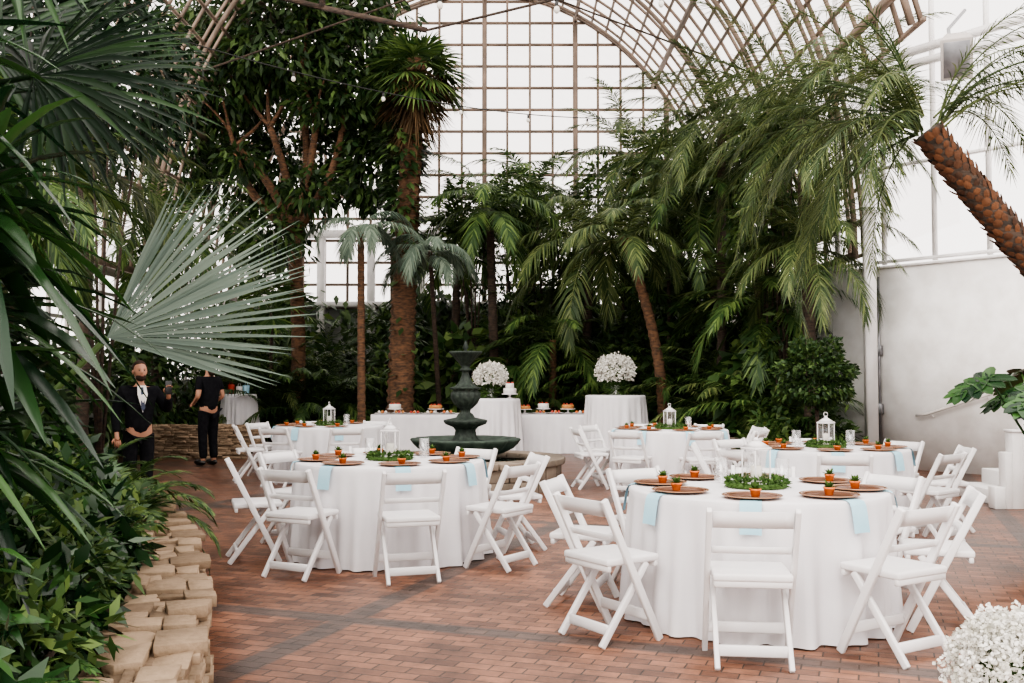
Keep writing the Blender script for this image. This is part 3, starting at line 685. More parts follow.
def fanpalm(label,base,h,nleaf,R_,mt,pet=.8,tr=.05,elr=(1.2,-.2),ns=22,spread=2.2,mtr=M_trunkD,name='fan_palm',lean=(0,0)):
    o=thing(name,label,'palm',base)
    if h>.15:
        me,_=trunk_mesh((lean[0],lean[1],h),tr,tr*.8,n=20);part(o,'trunk',me,mtr)
    mb=MB()
    for k in range(nleaf):
        az=k*2.39996+.4;q=(k+.5)/nleaf;e=elr[0]+(elr[1]-elr[0])*q;L_=pet*U(.8,1.2)
        d=np.array([math.cos(az)*math.cos(e),math.sin(az)*math.cos(e),math.sin(e)])
        b=np.array([lean[0],lean[1],h]);hub=b+d*L_+np.array([0,0,-.08*L_])
        mb.tube([b,b+d*L_*.5,hub],[.012,.009,.007],4,False)
        d2=norm((d+np.array([0,0,-.35]))[None])[0];nr=np.array([-math.cos(az)*math.sin(e),-math.sin(az)*math.sin(e),math.cos(e)])
        fan(mb,hub,d2,nr,R_*U(.85,1.1),ns,spread,.3)
    part(o,'fronds',mb.mesh('fronds'),mt);return o
def cloud(mb,c,r,n,ll,lw,shell=.35,down=.3,prof=KITE,droop=.15,fold=0.):
    c=np.array(c,float);r=np.array(r,float)
    d=norm(rng.normal(0,1,(n,3)));rad=U(shell,1,n)[:,None]**.6
    lump=1+.22*np.sin(d[:,:1]*5+c[0]*3)*np.cos(d[:,1:2]*6+c[2])+.14*np.sin(d[:,2:3]*9+c[1])
    P_=c+d*r*rad*lump
    D=norm(d*.8+rng.normal(0,.6,(n,3))+np.array([[0,0,-down]]))
    N=norm(rng.normal(0,.7,(n,3))+np.array([[0,0,1.]]))
    strips(mb,P_,D,N,U(ll*.7,ll*1.25,n),lw,prof,droop,fold)
def shrub(label,x,y,z,rx,rz,n,ll,lw,mt,name='shrub',h=None,prof=KITE,cat='shrub'):
    o=thing(name,label,cat,(x,y,z));h=h if h is not None else rz*.95
    mb=MB()
    for k in range(6):
        a=U(0,6.28);mb.tube([(0,0,-.02),(math.cos(a)*rx*.2,math.sin(a)*rx*.2,h*.6),(math.cos(a)*rx*.55,math.sin(a)*rx*.55,h*1.1)],[min(.03,rx*.1),min(.02,rx*.06),.004],5)
    part(o,'stems',mb.mesh('stems'),M_trunkD)
    mb=MB();cloud(mb,(0,0,h),(rx,rx,rz),n,ll,lw,prof=prof);part(o,'foliage',mb.mesh('foliage'),mt);return o
def fern(label,x,y,z,nf,L_,mt=M_fern,nl=22,ll=.12,lw=.022,name='fern',el=(1.3,.3),dr=1.3):
    o=thing(name,label,'fern',(x,y,z));mb=MB()
    for k in range(nf):
        az=k*2.39996+x*7;q=(k+.5)/nf;e=el[0]+(el[1]-el[0])*q
        frond(mb,(0,0,0),az,e,L_*U(.75,1.1),dr*U(.8,1.2),nl,ll,lw,.25,rr=.006)
    part(o,'fronds',mb.mesh('fronds'),mt);return o
def strapplant(label,x,y,z,h,n,L_,W_,mt,name='dracaena',droop=.5,el=(1.4,-.3),tr=.025,lean=(0,0)):
    o=thing(name,label,'plant',(x,y,z))
    if h>.1:
        me,_=trunk_mesh((lean[0],lean[1],h),tr,tr*.8,n=14,seg=8);part(o,'trunk',me,M_trunkD)
    mb=MB();k=np.arange(n);az=k*2.39996+x*3;q=(k+.5)/n;e=el[0]+(el[1]-el[0])*q+U(-.1,.1,n)
    D=np.stack([np.cos(az)*np.cos(e),np.sin(az)*np.cos(e),np.sin(e)],-1)
    N=np.stack([-np.cos(az)*np.sin(e),-np.sin(az)*np.sin(e),np.cos(e)],-1)
    B_=np.stack([lean[0]+0*az,lean[1]+0*az,h+(.25*L_)*(1-q)-.05],-1)
    strips(mb,B_,D,N,L_*U(.75,1.15,n),W_*U(.65,1.15,n),STRAP,droop*U(.4,1.3,n),.18)
    part(o,'leaves',mb.mesh('leaves'),mt);return o

# big leaning palm on the right
bx,by=7.0,8.8;cr=(3.62,8.6,3.58)
o=thing('date_palm','leaning date palm with scaly brown trunk and long drooping fronds','palm tree',(bx,by,0))
rel=np.array([cr[0]-bx,cr[1]-by,cr[2]])
t=np.linspace(0,1,66);P_=rel[None]*t[:,None];P_[:,0]+=-.20*np.sin(pi*t);P_[:,2]+=.05*np.sin(pi*t)
mb=MB();mb.tube(P_,list(.118+.010*np.sin(t*3)),14);part(o,'trunk',mb.mesh('trunk',True),M_trunkD)
mb=MB();T_=norm(np.gradient(P_,axis=0))
for i in range(1,65):
    for j in range(10):
        a=(j+.5*(i%2))*2*pi/10+RR.uniform(-.12,.12);A_=norm(np.cross(T_[i],[0,0,1.])[None])[0];B_=np.cross(A_,T_[i]);d=A_*math.cos(a)+B_*math.sin(a)
        strips(mb,[P_[i]+d*.112+T_[i]*RR.uniform(-.012,.012)],norm((T_[i]*.9+d*RR.uniform(.2,.5))[None]),norm((d-T_[i]*.3)[None]),RR.uniform(.06,.10),RR.uniform(.06,.085),[(0,.9),(.55,1),(1,.45)],0,-.22)
part(o,'leaf_base_scales',mb.mesh('leaf_base_scales'),M_scale)
mb=MB()
for k in range(56):
    q=(k+.5)/56
    if k%4==0: az=RR.uniform(-1.0,1.3);e=RR.uniform(.55,1.35);dr_=1.7;Lf=1.7
    else:
        az=RR.uniform(1.5,4.1);e=1.35-1.55*q+U(-.25,.25);dr_=U(1.1,2.0)-.3*q;Lf=U(1.5,2.5)
    frond(mb,rel+np.array([math.cos(az)*.1,math.sin(az)*.1,U(-.02,.15)]),az,e,Lf,dr_,54,.32,.0105,.42,rr=.011,up=.06,open_=.42,jit=.12)
part(o,'fronds',mb.mesh('fronds'),M_palm)
palm('tall palm with long feathery drooping fronds beside a white post',(5.1,16.9,.3),(4.75,16.2,5.7),.12,36,2.8,mtr=M_trunkD,nl=70,ll=.46,lw=.019,ld=.4,el=(1.3,-.7),dr=1.35,seed=1)
palm('tall palm with airy light green fronds',(4.0,19.0,.3),(3.9,18.4,6.2),.10,30,2.5,mtr=M_trunkD,nl=60,ll=.46,lw=.021,ld=.35,el=(1.3,-.6),dr=1.35,seed=1.6)
palm('palm with airy light green fronds near the wall',(4.95,16.6,.3),(4.9,16.3,3.6),.10,28,1.9,mtr=M_trunkD,nl=54,ll=.42,lw=.022,ld=.5,el=(1.4,-.4),dr=1.4,seed=2.6)
palm('feather palm leaning beneath the glass vault',(4.6,20.6,.3),(3.7,19.6,5.0),.10,26,2.3,M_mid,M_trunkD,nl=50,ll=.5,lw=.030,el=(1.3,-.8),seed=2)
palm('slender dark-trunked feather palm in the rear bed',(-.35,22.4,.3),(-.5,22,5.2),.12,24,2.1,M_mid,M_trunkD,nl=44,ll=.5,lw=.035,ld=.5,seed=.4)
palm('feather palm with broad arching crown in the rear bed',(1.6,22.6,.3),(1.75,22,4.3),.12,28,2.6,M_palm,M_trunkD,nl=50,ll=.6,lw=.034,ld=.6,seed=.9)
palm('palm with slim leaning orange-brown trunk near the flowers',(3.0,19.7,0),(2.1,18.6,4.1),.115,20,1.7,M_palm,M_trunkO,nl=50,ll=.45,lw=.028,ld=.5,el=(1.3,-.2),bend=(.22,0),seed=.2)
palm('short feather palm in the rear bed',(.9,22,.3),(.9,21.9,2.3),.10,18,1.9,M_mid,M_trunkO,nl=40,ll=.5,lw=.035,seed=.7)
palm('tall feather palm against the arched glazing',(2.9,24.5,.3),(3.0,24.3,6.8),.12,28,2.6,M_palm,M_trunkD,nl=44,ll=.5,lw=.035,seed=1.7)
palm('low feather palm in the rear bed',(4.7,18.2,.3),(4.6,18,2.7),.12,22,2.1,M_mid,M_trunkD,nl=40,ll=.5,lw=.04,seed=2.7)
palm('feather palm in the rear bed',(-1.4,23.8,.3),(-1.3,23.6,4.6),.12,22,2.1,M_mid,M_trunkD,nl=40,ll=.5,lw=.04,seed=2.2)
palm('feather palm in the rear bed',(.5,25,.3),(.5,24.8,6.0),.12,22,2.2,M_mid,M_trunkD,nl=40,ll=.5,lw=.04,seed=3.2)
for i,(x,y,L_) in enumerate(((-3.1,22.6,1.6),(-.6,22.9,1.9),(.35,23,2.3),(2.5,22.6,2.4),(3.7,20.4,2.3),(4.4,18.9,2.3),(4.6,17.3,1.8),(4.7,19.8,2.3),(1.5,24.6,3.0),(3.3,22.2,3.0),(-4.3,22.2,2.2),(-6.6,22.6,2.2),(4.0,22.4,3.2),(-5.1,21.9,2.5),(-5.6,23.2,3.1),(-4.6,23.4,2.6))):
    palm('clump of feathery palm fronds rising from the rear bed',(x,y,.3),(x,y,.35),.12,26,L_*1.15,(M_mid,M_deep,M_palm)[i%3],nl=44,ll=.42,lw=.034,ld=.5,el=(1.5,.6),dr=1.5,seed=i*.7,name='palm_clump')
palm('slim palm with pale silvery drooping fronds',(-2.95,19.6,0),(-2.9,19,4.35),.085,9,1.25,M_pale,M_trunkO,el=(.9,-.1),dr=1.9,nl=44,ll=.34,lw=.03,ld=.7,seed=.3)
palm('young palm with pale silvery drooping fronds',(-1.55,21.7,.3),(-1.62,19.6,3.95),.06,10,1.3,M_pale,M_trunkD,el=(.9,-.1),dr=1.9,nl=44,ll=.34,lw=.03,ld=.7,seed=2.5)
# tall fan palm
o=thing('tall_fan_palm','tall palm with thick orange-brown trunk and brown-green fan crown','palm tree',(-2.33,20.6,0))
me,_=trunk_mesh((.35,0,8.1),.29,.20,(-.05,0),n=90,seg=16);part(o,'trunk',me,M_trunkO)
CX=.33
mb=MB();n=420;az=U(0,6.28,n);z=6.6+1.2*U(0,1,n)
strips(mb,np.stack([CX+.2*np.cos(az),.2*np.sin(az),z],-1),np.stack([np.cos(az)*.75,np.sin(az)*.75,-.7+.35*rng.normal(0,1,n)],-1),(0,0,1),U(.40,.75,n),.04,BLADE,.4)
for k in range(14):
    a=k*2.4;z0=7.1+U(0,.8);hub=(CX+math.cos(a)*.45,math.sin(a)*.45,z0);fan(mb,hub,(math.cos(a)*.7,math.sin(a)*.7,-.5),(math.cos(a)*.8,math.sin(a)*.8,.6),.60,18,1.4,.25)
part(o,'dead_fronds',mb.mesh('dead_fronds'),M_dead,label='dry brown hanging fronds')
mb=MB()
for k in range(34):
    a=k*2.4+1;e=1.3-1.8*(k/34);d=np.array([math.cos(a)*math.cos(e),math.sin(a)*math.cos(e),math.sin(e)]);b=np.array([CX,0,7.7]);hub=b+d*.6
    mb.tube([b,hub],[.02,.012],4,False);fan(mb,hub,d+np.array([0,0,-.3]),(-math.cos(a)*math.sin(e),-math.sin(a)*math.sin(e),math.cos(e)),.70,24,1.9,.35)
part(o,'fronds',mb.mesh('fronds'),M_mid)
mb=MB();n=1500;z=U(1,6.6,n);az=U(0,6.28,n);keep=(z>3.7)|(U(0,1,n)<.10);z=z[keep];az=az[keep];n=len(z);rr_=.28+.25*np.clip((z-3.7)/3,0,1)*U(0,1,n)
strips(mb,np.stack([.15+rr_*np.cos(az)-.1*(z>4.5),rr_*np.sin(az),z],-1),np.stack([np.cos(az),np.sin(az),U(-.8,.3,n)],-1),(0,0,1),U(.15,.3,n),.12,KITE,.3);part(o,'vine',mb.mesh('vine'),M_deep,label='climbing vine leaves')
# ficus tree
o=thing('ficus_tree','large spreading tree with orange-brown branches and dense dark leaves','tree',(-4.75,22.0,.3))
mb=MB()
def br(p,q,r0,r1,w=.12):
    p=np.array(p,float);q=np.array(q,float);t=np.linspace(0,1,9)[:,None];P_=p+(q-p)*t;P_+=np.sin(t*pi)*np.array([[U(-w,w),U(-w,w),0]]);mb.tube(P_,list(np.linspace(r0,r1,9)),9);return P_[-1]
f1=br((0,0,-.1),(-.1,0,4.3),.17,.15)
for q in ((-1.3,-.5,6.2),(-.5,-.6,6.6),(.5,-.6,6.6),(1.1,-.5,7.0),(-1.9,-.2,6.9),(0.1,-.3,7.3)):
    e=br(f1,q,.11,.07,.3)
    for k in range(3): br(e,e+np.array([U(-1.1,1.1),U(-.6,.6),U(.8,2)]),.05,.02)
part(o,'trunk',mb.mesh('trunk',True),M_trunkO)
mb=MB()
for c,r,n in (((-1.9,-.2,7.9),(1.4,1.1,1.5),2900),((-.3,-.5,8.6),(1.7,1.2,1.4),3600),((1.4,-.3,8.0),(1.1,1,1.7),2700),((-2.6,0,6.1),(.9,.9,1.2),1500),((1.6,-.1,5.9),(.75,.8,1.2),1200),((-.3,.9,6.3),(1.9,.5,1.5),3200),((.5,0,9.8),(2.2,1.2,1.1),1800),((2.0,.2,7.2),(.6,.7,1.4),1000),((-2.5,.2,8.4),(.7,1,1.2),1200),((-.9,.9,4.6),(1.0,.5,1.0),900),((-.6,-.9,4.2),(.9,.4,.7),500),((.4,-.9,5.2),(.6,.3,.5),260),((-1.0,-1.,5.8),(.5,.3,.4),200),((.6,-1,7.1),(.7,.3,.5),350)):
    cloud(mb,c,r,n,.25,.10,down=.5)
part(o,'foliage',mb.mesh('foliage'),M_deep)

mb=MB();n=6000;x=U(-7.4,5.5,n);z=U(.2,3.7,n)+.3*np.sin(x*2);m_=((x>-5.8)&(x<-3.6)&(z>1.6)&(U(0,1,n)<.8));x=x[~m_];z=z[~m_];n=len(x)
strips(mb,np.stack([x,26.62-U(0,.25,n),z],-1),np.stack([rng.normal(0,.4,n),-U(.3,1,n),-U(.2,1,n)],-1),(0,0,1),U(.2,.38,n),.16,KITE,.2)
thing('climbing_ivy','dark ivy covering the rear masonry wall','ivy',me=mb.mesh('climbing_ivy'),mat=M_deep,kind='stuff')
sh=[(-6.7,23,.7,1.5,M_deep),(-6.0,24.6,1.1,2.2,M_mid),(-3.3,23.6,.9,1.4,M_deep),(-2.6,22.6,.8,1.0,M_mid),(-1.2,22.4,.8,1.1,M_mid),(0.1,23.5,1.1,1.7,M_mid),(.4,22.2,.7,.8,M_mid),
(1.7,23.6,1.1,1.7,M_deep),(2.3,22.0,.8,1.1,M_mid),(3.2,22.6,1.0,1.9,M_mid),(3.9,21.0,.9,1.7,M_deep),(4.5,20,.8,2.2,M_mid),(4.8,18.7,.6,1.6,M_mid),(4.3,17.9,.6,1.0,M_mid),(4.7,17.2,.55,1.3,M_deep),(4.6,21.5,.7,2.4,M_mid),(3.6,24,1.2,2.2,M_deep),(-.3,25.2,1.1,2.1,M_deep),(1.0,25.4,1.0,2.2,M_mid),(4.0,25.4,.9,2.6,M_mid),(-5.1,22.7,.7,1.3,M_mid)]
for i,(x,y,r,rz,mt) in enumerate(sh):
    big=i%3==1
    shrub('dense leafy dark green shrub in the rear bed',x,y,.3,r,rz,int((260 if big else 460)*r*rz)+200,.38 if big else .22,.20 if big else .08,mt)
for x,y,r in ((-3.7,22.1,.5),(-2.2,22.0,.5),(-.9,21.9,.45),(1.3,21.8,.5),(2.0,21.6,.45),(3.65,19.4,.5),(4.3,17.2,.5),(4.8,16.5,.45),(-5.2,22.3,.5),(-6.4,22.1,.5)):
    fern('arching green fern at the edge of the bed',x,y,.3,18,1.1,M_fern,20,.16,.03)
for x,y,h,mt in ((3.4,21.4,2.9,M_mid),(4.3,18.8,2.6,M_palm),(-.1,22.6,1.6,M_mid),(1.1,24.2,3.2,M_mid),(-3.1,24.6,2.2,M_deep),(2.6,23.3,3.9,M_mid),(3.9,22.8,4.9,M_palm),(4.2,20.2,4.3,M_palm),(-5.3,21.9,2.6,M_mid),(4.6,18.0,5.2,M_palm),(3.3,20.9,5.6,M_palm)):
    fanpalm('fan-leaved palm with fingered green leaves',(x,y,.3),h,16,.6,mt,pet=.7,tr=.045,ns=16,spread=1.9)
for x,y,z,r in ((-.9,23.2,4.9,.9),(.8,23.6,4.6,1.0),(.1,24.4,5.4,.9),(2.3,24,5.6,1.0),(3.9,20.9,4.8,1.0),(4.6,19.2,5.2,.9),(3.9,23.5,6.3,1.0),(4.5,17.6,3.9,.7),(4.7,17.2,5.4,.7)):
    shrub('tall slender tree with small bright leaves',x,y,.3,r,r*.9,1300,.18,.07,M_mid,h=z,name='slender_tree',cat='tree')
# round topiary tree
o=thing('topiary_tree','round clipped small tree on a short stem near the white wall','tree',(4.5,14.75,0))
mb=MB();mb.tube([(0,0,0.2),(.02,0,.6),(0,0,1.15)],[.035,.03,.03],8);part(o,'trunk',mb.mesh('trunk'),M_trunkD)
mb=MB();mb.lathe([(.001,.0),(.17,.0),(.22,.30),(.24,.32),(.22,.34),(.19,.30),(.001,.28)],24);part(o,'pot',mb.mesh('pot'),M_trunkO)
mb=MB();cloud(mb,(0,0,1.48),(.52,.52,.46),4200,.085,.05,shell=.75,down=.1);part(o,'foliage',mb.mesh('foliage'),M_deep)
for x,y,r,rz,mt in ((3.9,15.2,.38,.45,M_mid),(4.95,15.5,.35,.5,M_deep)):
    shrub('leafy green shrub beside the clipped tree',x,y,0,r,rz,700,.16,.06,mt)
for x,y in ((3.45,15.0),(4.95,14.9)): fern('potted arching fern near the white wall',x,y,.02,18,.8,M_fern,18,.13,.03)

# ---------- left planting bed
PL=crs(path,6)
gi=0
for i in range(3,len(PL)-6,1):
    x,y=PL[i]
    for off in (.52,.85,1.3):
        gi+=1
        xx,yy=x-off+U(-.05,.05),y+U(-.1,.1)
        if gi%2:
            fern('arching fern behind the sandstone wall',xx,yy,.43,28,U(.34,.46) if off<.8 else .60,(M_fern,M_mid)[gi%3==0],32,.085,.016,el=(1.35,.0),dr=1.6)
        else:
            r=U(.19,.25) if off<.8 else U(.26,.36);bl=gi%4==0
            shrub('leafy groundcover plant behind the sandstone wall',xx,yy,.43,r,r*.9,int((900 if bl else 1900)*r)+120,.14 if bl else .08,.055 if bl else .030,(M_strap if bl else M_mid))
for x,y in ((-2.45,6.5),(-2.75,7.05),(-3.1,7.7),(-3.5,8.3),(-3.9,8.9),(-4.4,9.5)):
    fern('long arching fern spilling over the sandstone wall',x,y,.50,26,.68,M_mid,30,.13,.022,el=(1.3,-.1),dr=1.6)
for x,y,r in ((-3.4,4.4,.6),(-3.6,5.8,.65),(-4.3,7.4,.75),(-5.2,8.6,.7),(-4.6,6.4,.8),(-5.6,7.2,.9),(-6.3,9.6,.8)):
    shrub('leafy low plant behind the sandstone wall',x,y,.43,r,r*.9,int(1100*r)+200,.16,.06,M_dark)
for x,y,r,h in ((-4.2,6.0,.9,2.5),(-3.5,5.0,.7,1.9),(-4.9,7.6,.8,2.4),(-4.2,4.6,.8,3.0),(-6.2,11.0,.8,2.2),(-5.2,10.0,1.3,4.9),(-5.9,14.3,1.3,5.9)):
    shrub('tall dark leafy tree behind the sandstone wall',x,y,.43 if y<12 else 0,r,r*1.1,int(2400*r),.22,.07,M_dark,h=h,name='leafy_tree',cat='tree')
for (x,y,h,n,L_,W_,mt) in ((-1.60,2.9,1.50,60,.54,.070,M_strap),(-1.72,3.12,1.20,64,.60,.072,M_strap),(-1.84,3.35,.80,60,.56,.068,M_strap),(-1.66,2.95,.40,50,.42,.055,M_strap),(-2.2,3.9,.6,60,.50,.055,M_dark),(-2.65,4.6,1.5,60,.6,.055,M_dark),(-2.3,3.4,1.9,56,.68,.07,M_strap),(-1.75,2.7,1.9,40,.58,.075,M_strap),(-1.72,2.85,1.0,24,.50,.065,M_bright)):
    strapplant('dracaena with long arching glossy strap leaves',x,y,.43,h,n,L_,W_,mt,droop=.5,el=(1.35,-.6))
# large grey green fan leaf
o=thing('fan_palm','fan palm with one huge silvery grey-green pleated leaf','palm',(-2.35,4.3,.43))
mb=MB();hub=np.array([.62,-.05,1.17])
mb.tube([(0,0,0),(.10,0,.5),(.35,-.03,.9),tuple(hub)],[.025,.02,.015,.013],8);part(o,'leaf_stalk',mb.mesh('leaf_stalk',True),M_mid)
mb=MB();fan(mb,hub,(.88,.10,.50),(.12,-.82,.56),.94,44,.86,.035,.36,1.12,[(0,.04),(.22,.44),(.42,.90),(.54,1.06),(.66,.80),(.84,.40),(1,.03)],.12,.022);part(o,'frond',mb.mesh('frond'),M_fanp,label='silvery grey-green pleated fan leaf')
# tall dark fan palm top-left
o=thing('fan_palm','tall fan palm with dark fingered leaves overhead','palm',(-2.6,3.9,.43))
me,_=trunk_mesh((0,0,2.0),.08,.06,n=30);part(o,'trunk',me,M_trunkD)
mb=MB()
for hub,p,Rr in (((.85,-.3,2.1),(.8,-.1,.45),.72),((.55,.5,2.3),(.9,.1,.3),.8),((.95,-.7,2.45),(.9,-.2,.5),.75),((.2,.6,2.5),(.5,.2,.8),.8),((.6,-.2,2.75),(.8,0,.1),.85),((.4,0,2.3),(.5,-.3,.3),.9),((.2,-.5,2.5),(.4,-.3,.6),.9)):
    mb.tube([(0,0,1.95),(hub[0]*.5,hub[1]*.5,(hub[2]+2.05)/2),hub],[.02,.015,.01],5,False);fan(mb,hub,p,(.2,-.6,.6),Rr,40,1.9,.25,.25,.8)
part(o,'fronds',mb.mesh('fronds'),M_dark)
palm('feather palm with arching fronds in the planting bed',(-4.9,9.2,.43),(-4.8,9.1,3.1),.09,20,1.7,M_mid,M_trunkD,nl=50,ll=.42,lw=.028,seed=.5)
palm('feather palm with arching fronds in the planting bed',(-6.6,12.0,.43),(-6.3,11.6,3.9),.12,24,2.2,M_palm,M_trunkD,nl=44,ll=.5,lw=.035,seed=1.5)
palm('feather palm with arching fronds beside the side windows',(-6.9,19.2,0),(-6.7,19,4.2),.12,24,2.3,M_mid,M_trunkD,nl=40,ll=.5,lw=.04,seed=2.5)
palm('tall feather palm beside the side windows',(-7.0,16.2,0),(-6.9,16.2,4.9),.11,22,2.2,M_palm,M_trunkD,nl=40,ll=.5,lw=.04,seed=2.9)
for x,y,r,rz in ((-6.9,14.0,.6,1.2),(-6.9,16.8,.6,1.3),(-7.0,18.9,.5,1.5),(-6.9,20.2,.7,1.4)):
    shrub('dense dark shrub beside the side windows',x,y,0,r,rz,1200,.24,.09,M_deep)
# philodendron
o=thing('philodendron','split-leaf philodendron in a terracotta pot','plant',(4.0,7.1,0))
mb=MB();mb.lathe([(.001,0),(.17,0),(.23,.36),(.25,.37),(.25,.41),(.22,.41),(.20,.36),(.001,.35)],28);part(o,'pot',mb.mesh('pot'),M_trunkO)
mb=MB();lf=MB()
for k in range(18):
    a=k*2.4+.9;e=1.42-.45*(k/18);Ls=U(.95,1.3);d=np.array([math.cos(a)*math.cos(e),math.sin(a)*math.cos(e),math.sin(e)]);b=np.array([0,0,.36])
    hub=b+d*Ls;mb.tube([b,b+d*Ls*.5+np.array([0,0,.05]),hub],[.012,.01,.008],5,False)
    p=norm((np.array([math.cos(a),math.sin(a),-.55]))[None])[0];nr=np.array([0,-.3,1.])
    sd=np.cross(p,nr);sd/=np.linalg.norm(sd);nn=np.cross(sd,p);R_=.34
    strips(lf,[hub],[p],[nn],R_,.20,[(0,.3),(.3,1),(.7,.7),(1,.03)],.1,.1)
    for s_ in(-1,1):
        for j in range(6):
            q=j/5;an=2.2-1.6*q;D=p*math.cos(an)+sd*s_*math.sin(an);strips(lf,[hub+p*R_*.6*q],[D],[nn],R_*(.62-.2*q),.095,[(0,.9),(.5,1),(.85,.6),(1,.05)],.15,.1)
part(o,'stalks',mb.mesh('stalks'),M_fern);part(o,'leaves',lf.mesh('leaves'),M_strap)

# ---------------------------------------------------------------- right side fittings
st=thing('garden_steps','small white painted stepped block with stairs','stairs',(5.30,11.7,0))
mb=MB()
for k in range(4): mb.box((.30+.30*k,0,(.17*(k+1))/2),(.30,1.1,.17*(k+1)))
part(st,'steps',mb.mesh('steps',bevel=.008),M_trim)
mb=MB()
for x0,x1,h in ((0,.12,.24),(.12,.20,.62),(.20,.32,.84),(.32,1.5,1.02)): mb.box(((x0+x1)/2,-.64,h/2),(x1-x0,.16,h))
mb.box((.92,-.64,1.04),(1.24,.20,.04));mb.box((.26,-.64,.855),(.14,.20,.03));part(st,'side_wall',mb.mesh('side_wall',bevel=.006),M_trim)
def wpt(t,z,o=-.08):
    p=wallp(t);return (p.x+nrm.x*o,p.y+nrm.y*o,z)
hr=thing('handrail','thin white handrail fixed to the plaster wall','handrail')
mb=MB();mb.tube([wpt(.34,.86),wpt(.38,.88),wpt(.66,1.28)],.022,8);part(hr,'rail',mb.mesh('rail',True),M_barw)
for t_,z_ in((.40,.90),(.60,1.19)):
    mb=MB();mb.tube([wpt(t_,z_-.0),wpt(t_,z_-.06,-.04),wpt(t_,z_-.06,0)],.010,6);part(hr,'bracket',mb.mesh('bracket'),M_trim)
cd=thing('electrical_conduit','grey conduit pipe with outlet boxes on the white wall','conduit')
mb=MB();mb.tube([wpt(.19,.3,-.03),wpt(.19,3.1,-.03)],.020,8);part(cd,'pipe',mb.mesh('pipe',True),M_metal)
for z_ in (.95,1.9):
    mb=MB();p=wpt(.19,z_,-.05);mb.box(p,(.12,.08,.16),angw);part(cd,'outlet_box',mb.mesh('outlet_box',bevel=.006),M_metal)
sp=thing('loudspeaker','pale grey box loudspeaker mounted high on a bracket','speaker',(5.6,12.4,5.50))
mb=MB();V=[(-.19,-.20,-.26),(.19,-.20,-.26),(.12,.15,-.26),(-.12,.15,-.26),(-.19,-.20,.26),(.19,-.20,.26),(.12,.15,.26),(-.12,.15,.26)]
mb.add(V,[(0,3,2,1),(4,5,6,7),(0,1,5,4),(1,2,6,5),(2,3,7,6),(3,0,4,7)]);h=part(sp,'housing',mb.mesh('housing',bevel=.015,segs=2),M_barw);h.rotation_euler=(.5,0,-.4)
mb=MB();mb.box((0,-.205,0),(.30,.012,.44));g=part(sp,'grille',mb.mesh('grille',bevel=.004),M_metal);g.rotation_euler=(.5,0,-.4)
mb=MB();mb.tube([(0,.05,0),(.1,.4,.3),(.35,1.0,.7),(.9,1.7,1.22)],.025,8);part(sp,'bracket',mb.mesh('bracket',True),M_metal)
def string(p0,p1,sag,bulbs,lab):
    o=thing('string_lights',lab,'lights');p0=np.array(p0,float);p1=np.array(p1,float)
    f=lambda t:p0+(p1-p0)*t-np.array([0,0,sag*4*t*(1-t)])
    mb=MB();mb.tube([f(t) for t in np.linspace(0,1,40)],.011,5);part(o,'cable',mb.mesh('cable'),M_wire)
    for t in bulbs:
        q=f(t);s=MB();s.lathe([(.001,-.02),(.022,-.02),(.022,-.08),(.018,-.085),(.001,-.085)],10,tuple(q));part(o,'socket',s.mesh('socket'),M_wire)
        s=MB();s.sphere((q[0],q[1],q[2]-.125),(.036,.036,.048),12,8);part(o,'bulb',s.mesh('bulb',True),M_bulb)
string((-7.2,8.,6.5),(5.2,14,7.6),1.3,np.linspace(.08,.95,9),'string of clear bulbs on a black cable under the vault')
string((-7.0,13,6.8),(4.9,25,8.2),.8,np.linspace(.06,.95,9),'string of clear bulbs on a black cable near the end window')

# ---------------------------------------------------------------- people
def skin(V,E,sub=2):
    me=bpy.data.meshes.new('tmp');me.from_pydata([v[0] for v in V],E,[])
    o=bpy.data.objects.new('tmp',me);COL.objects.link(o);m=o.modifiers.new('s','SKIN')
    for i,v in enumerate(V):
        d=me.skin_vertices[0].data[i];r=v[1];d.radius=r if isinstance(r,tuple) else (r,r);d.use_root=(i==0)
    s=o.modifiers.new('b','SUBSURF');s.levels=sub;s.render_levels=sub
    dg=bpy.context.evaluated_depsgraph_get();ev=bpy.data.meshes.new_from_object(o.evaluated_get(dg))
    bpy.data.objects.remove(o);return ev
def addmesh(mb,me):
    v=np.array([tuple(k.co) for k in me.vertices]);f4=[tuple(p.vertices) for p in me.polygons if len(p.vertices)==4];f3=[tuple(p.vertices) for p in me.polygons if len(p.vertices)==3]
    mb.add(v,f4,f3) if f3 else mb.add(v,f4)
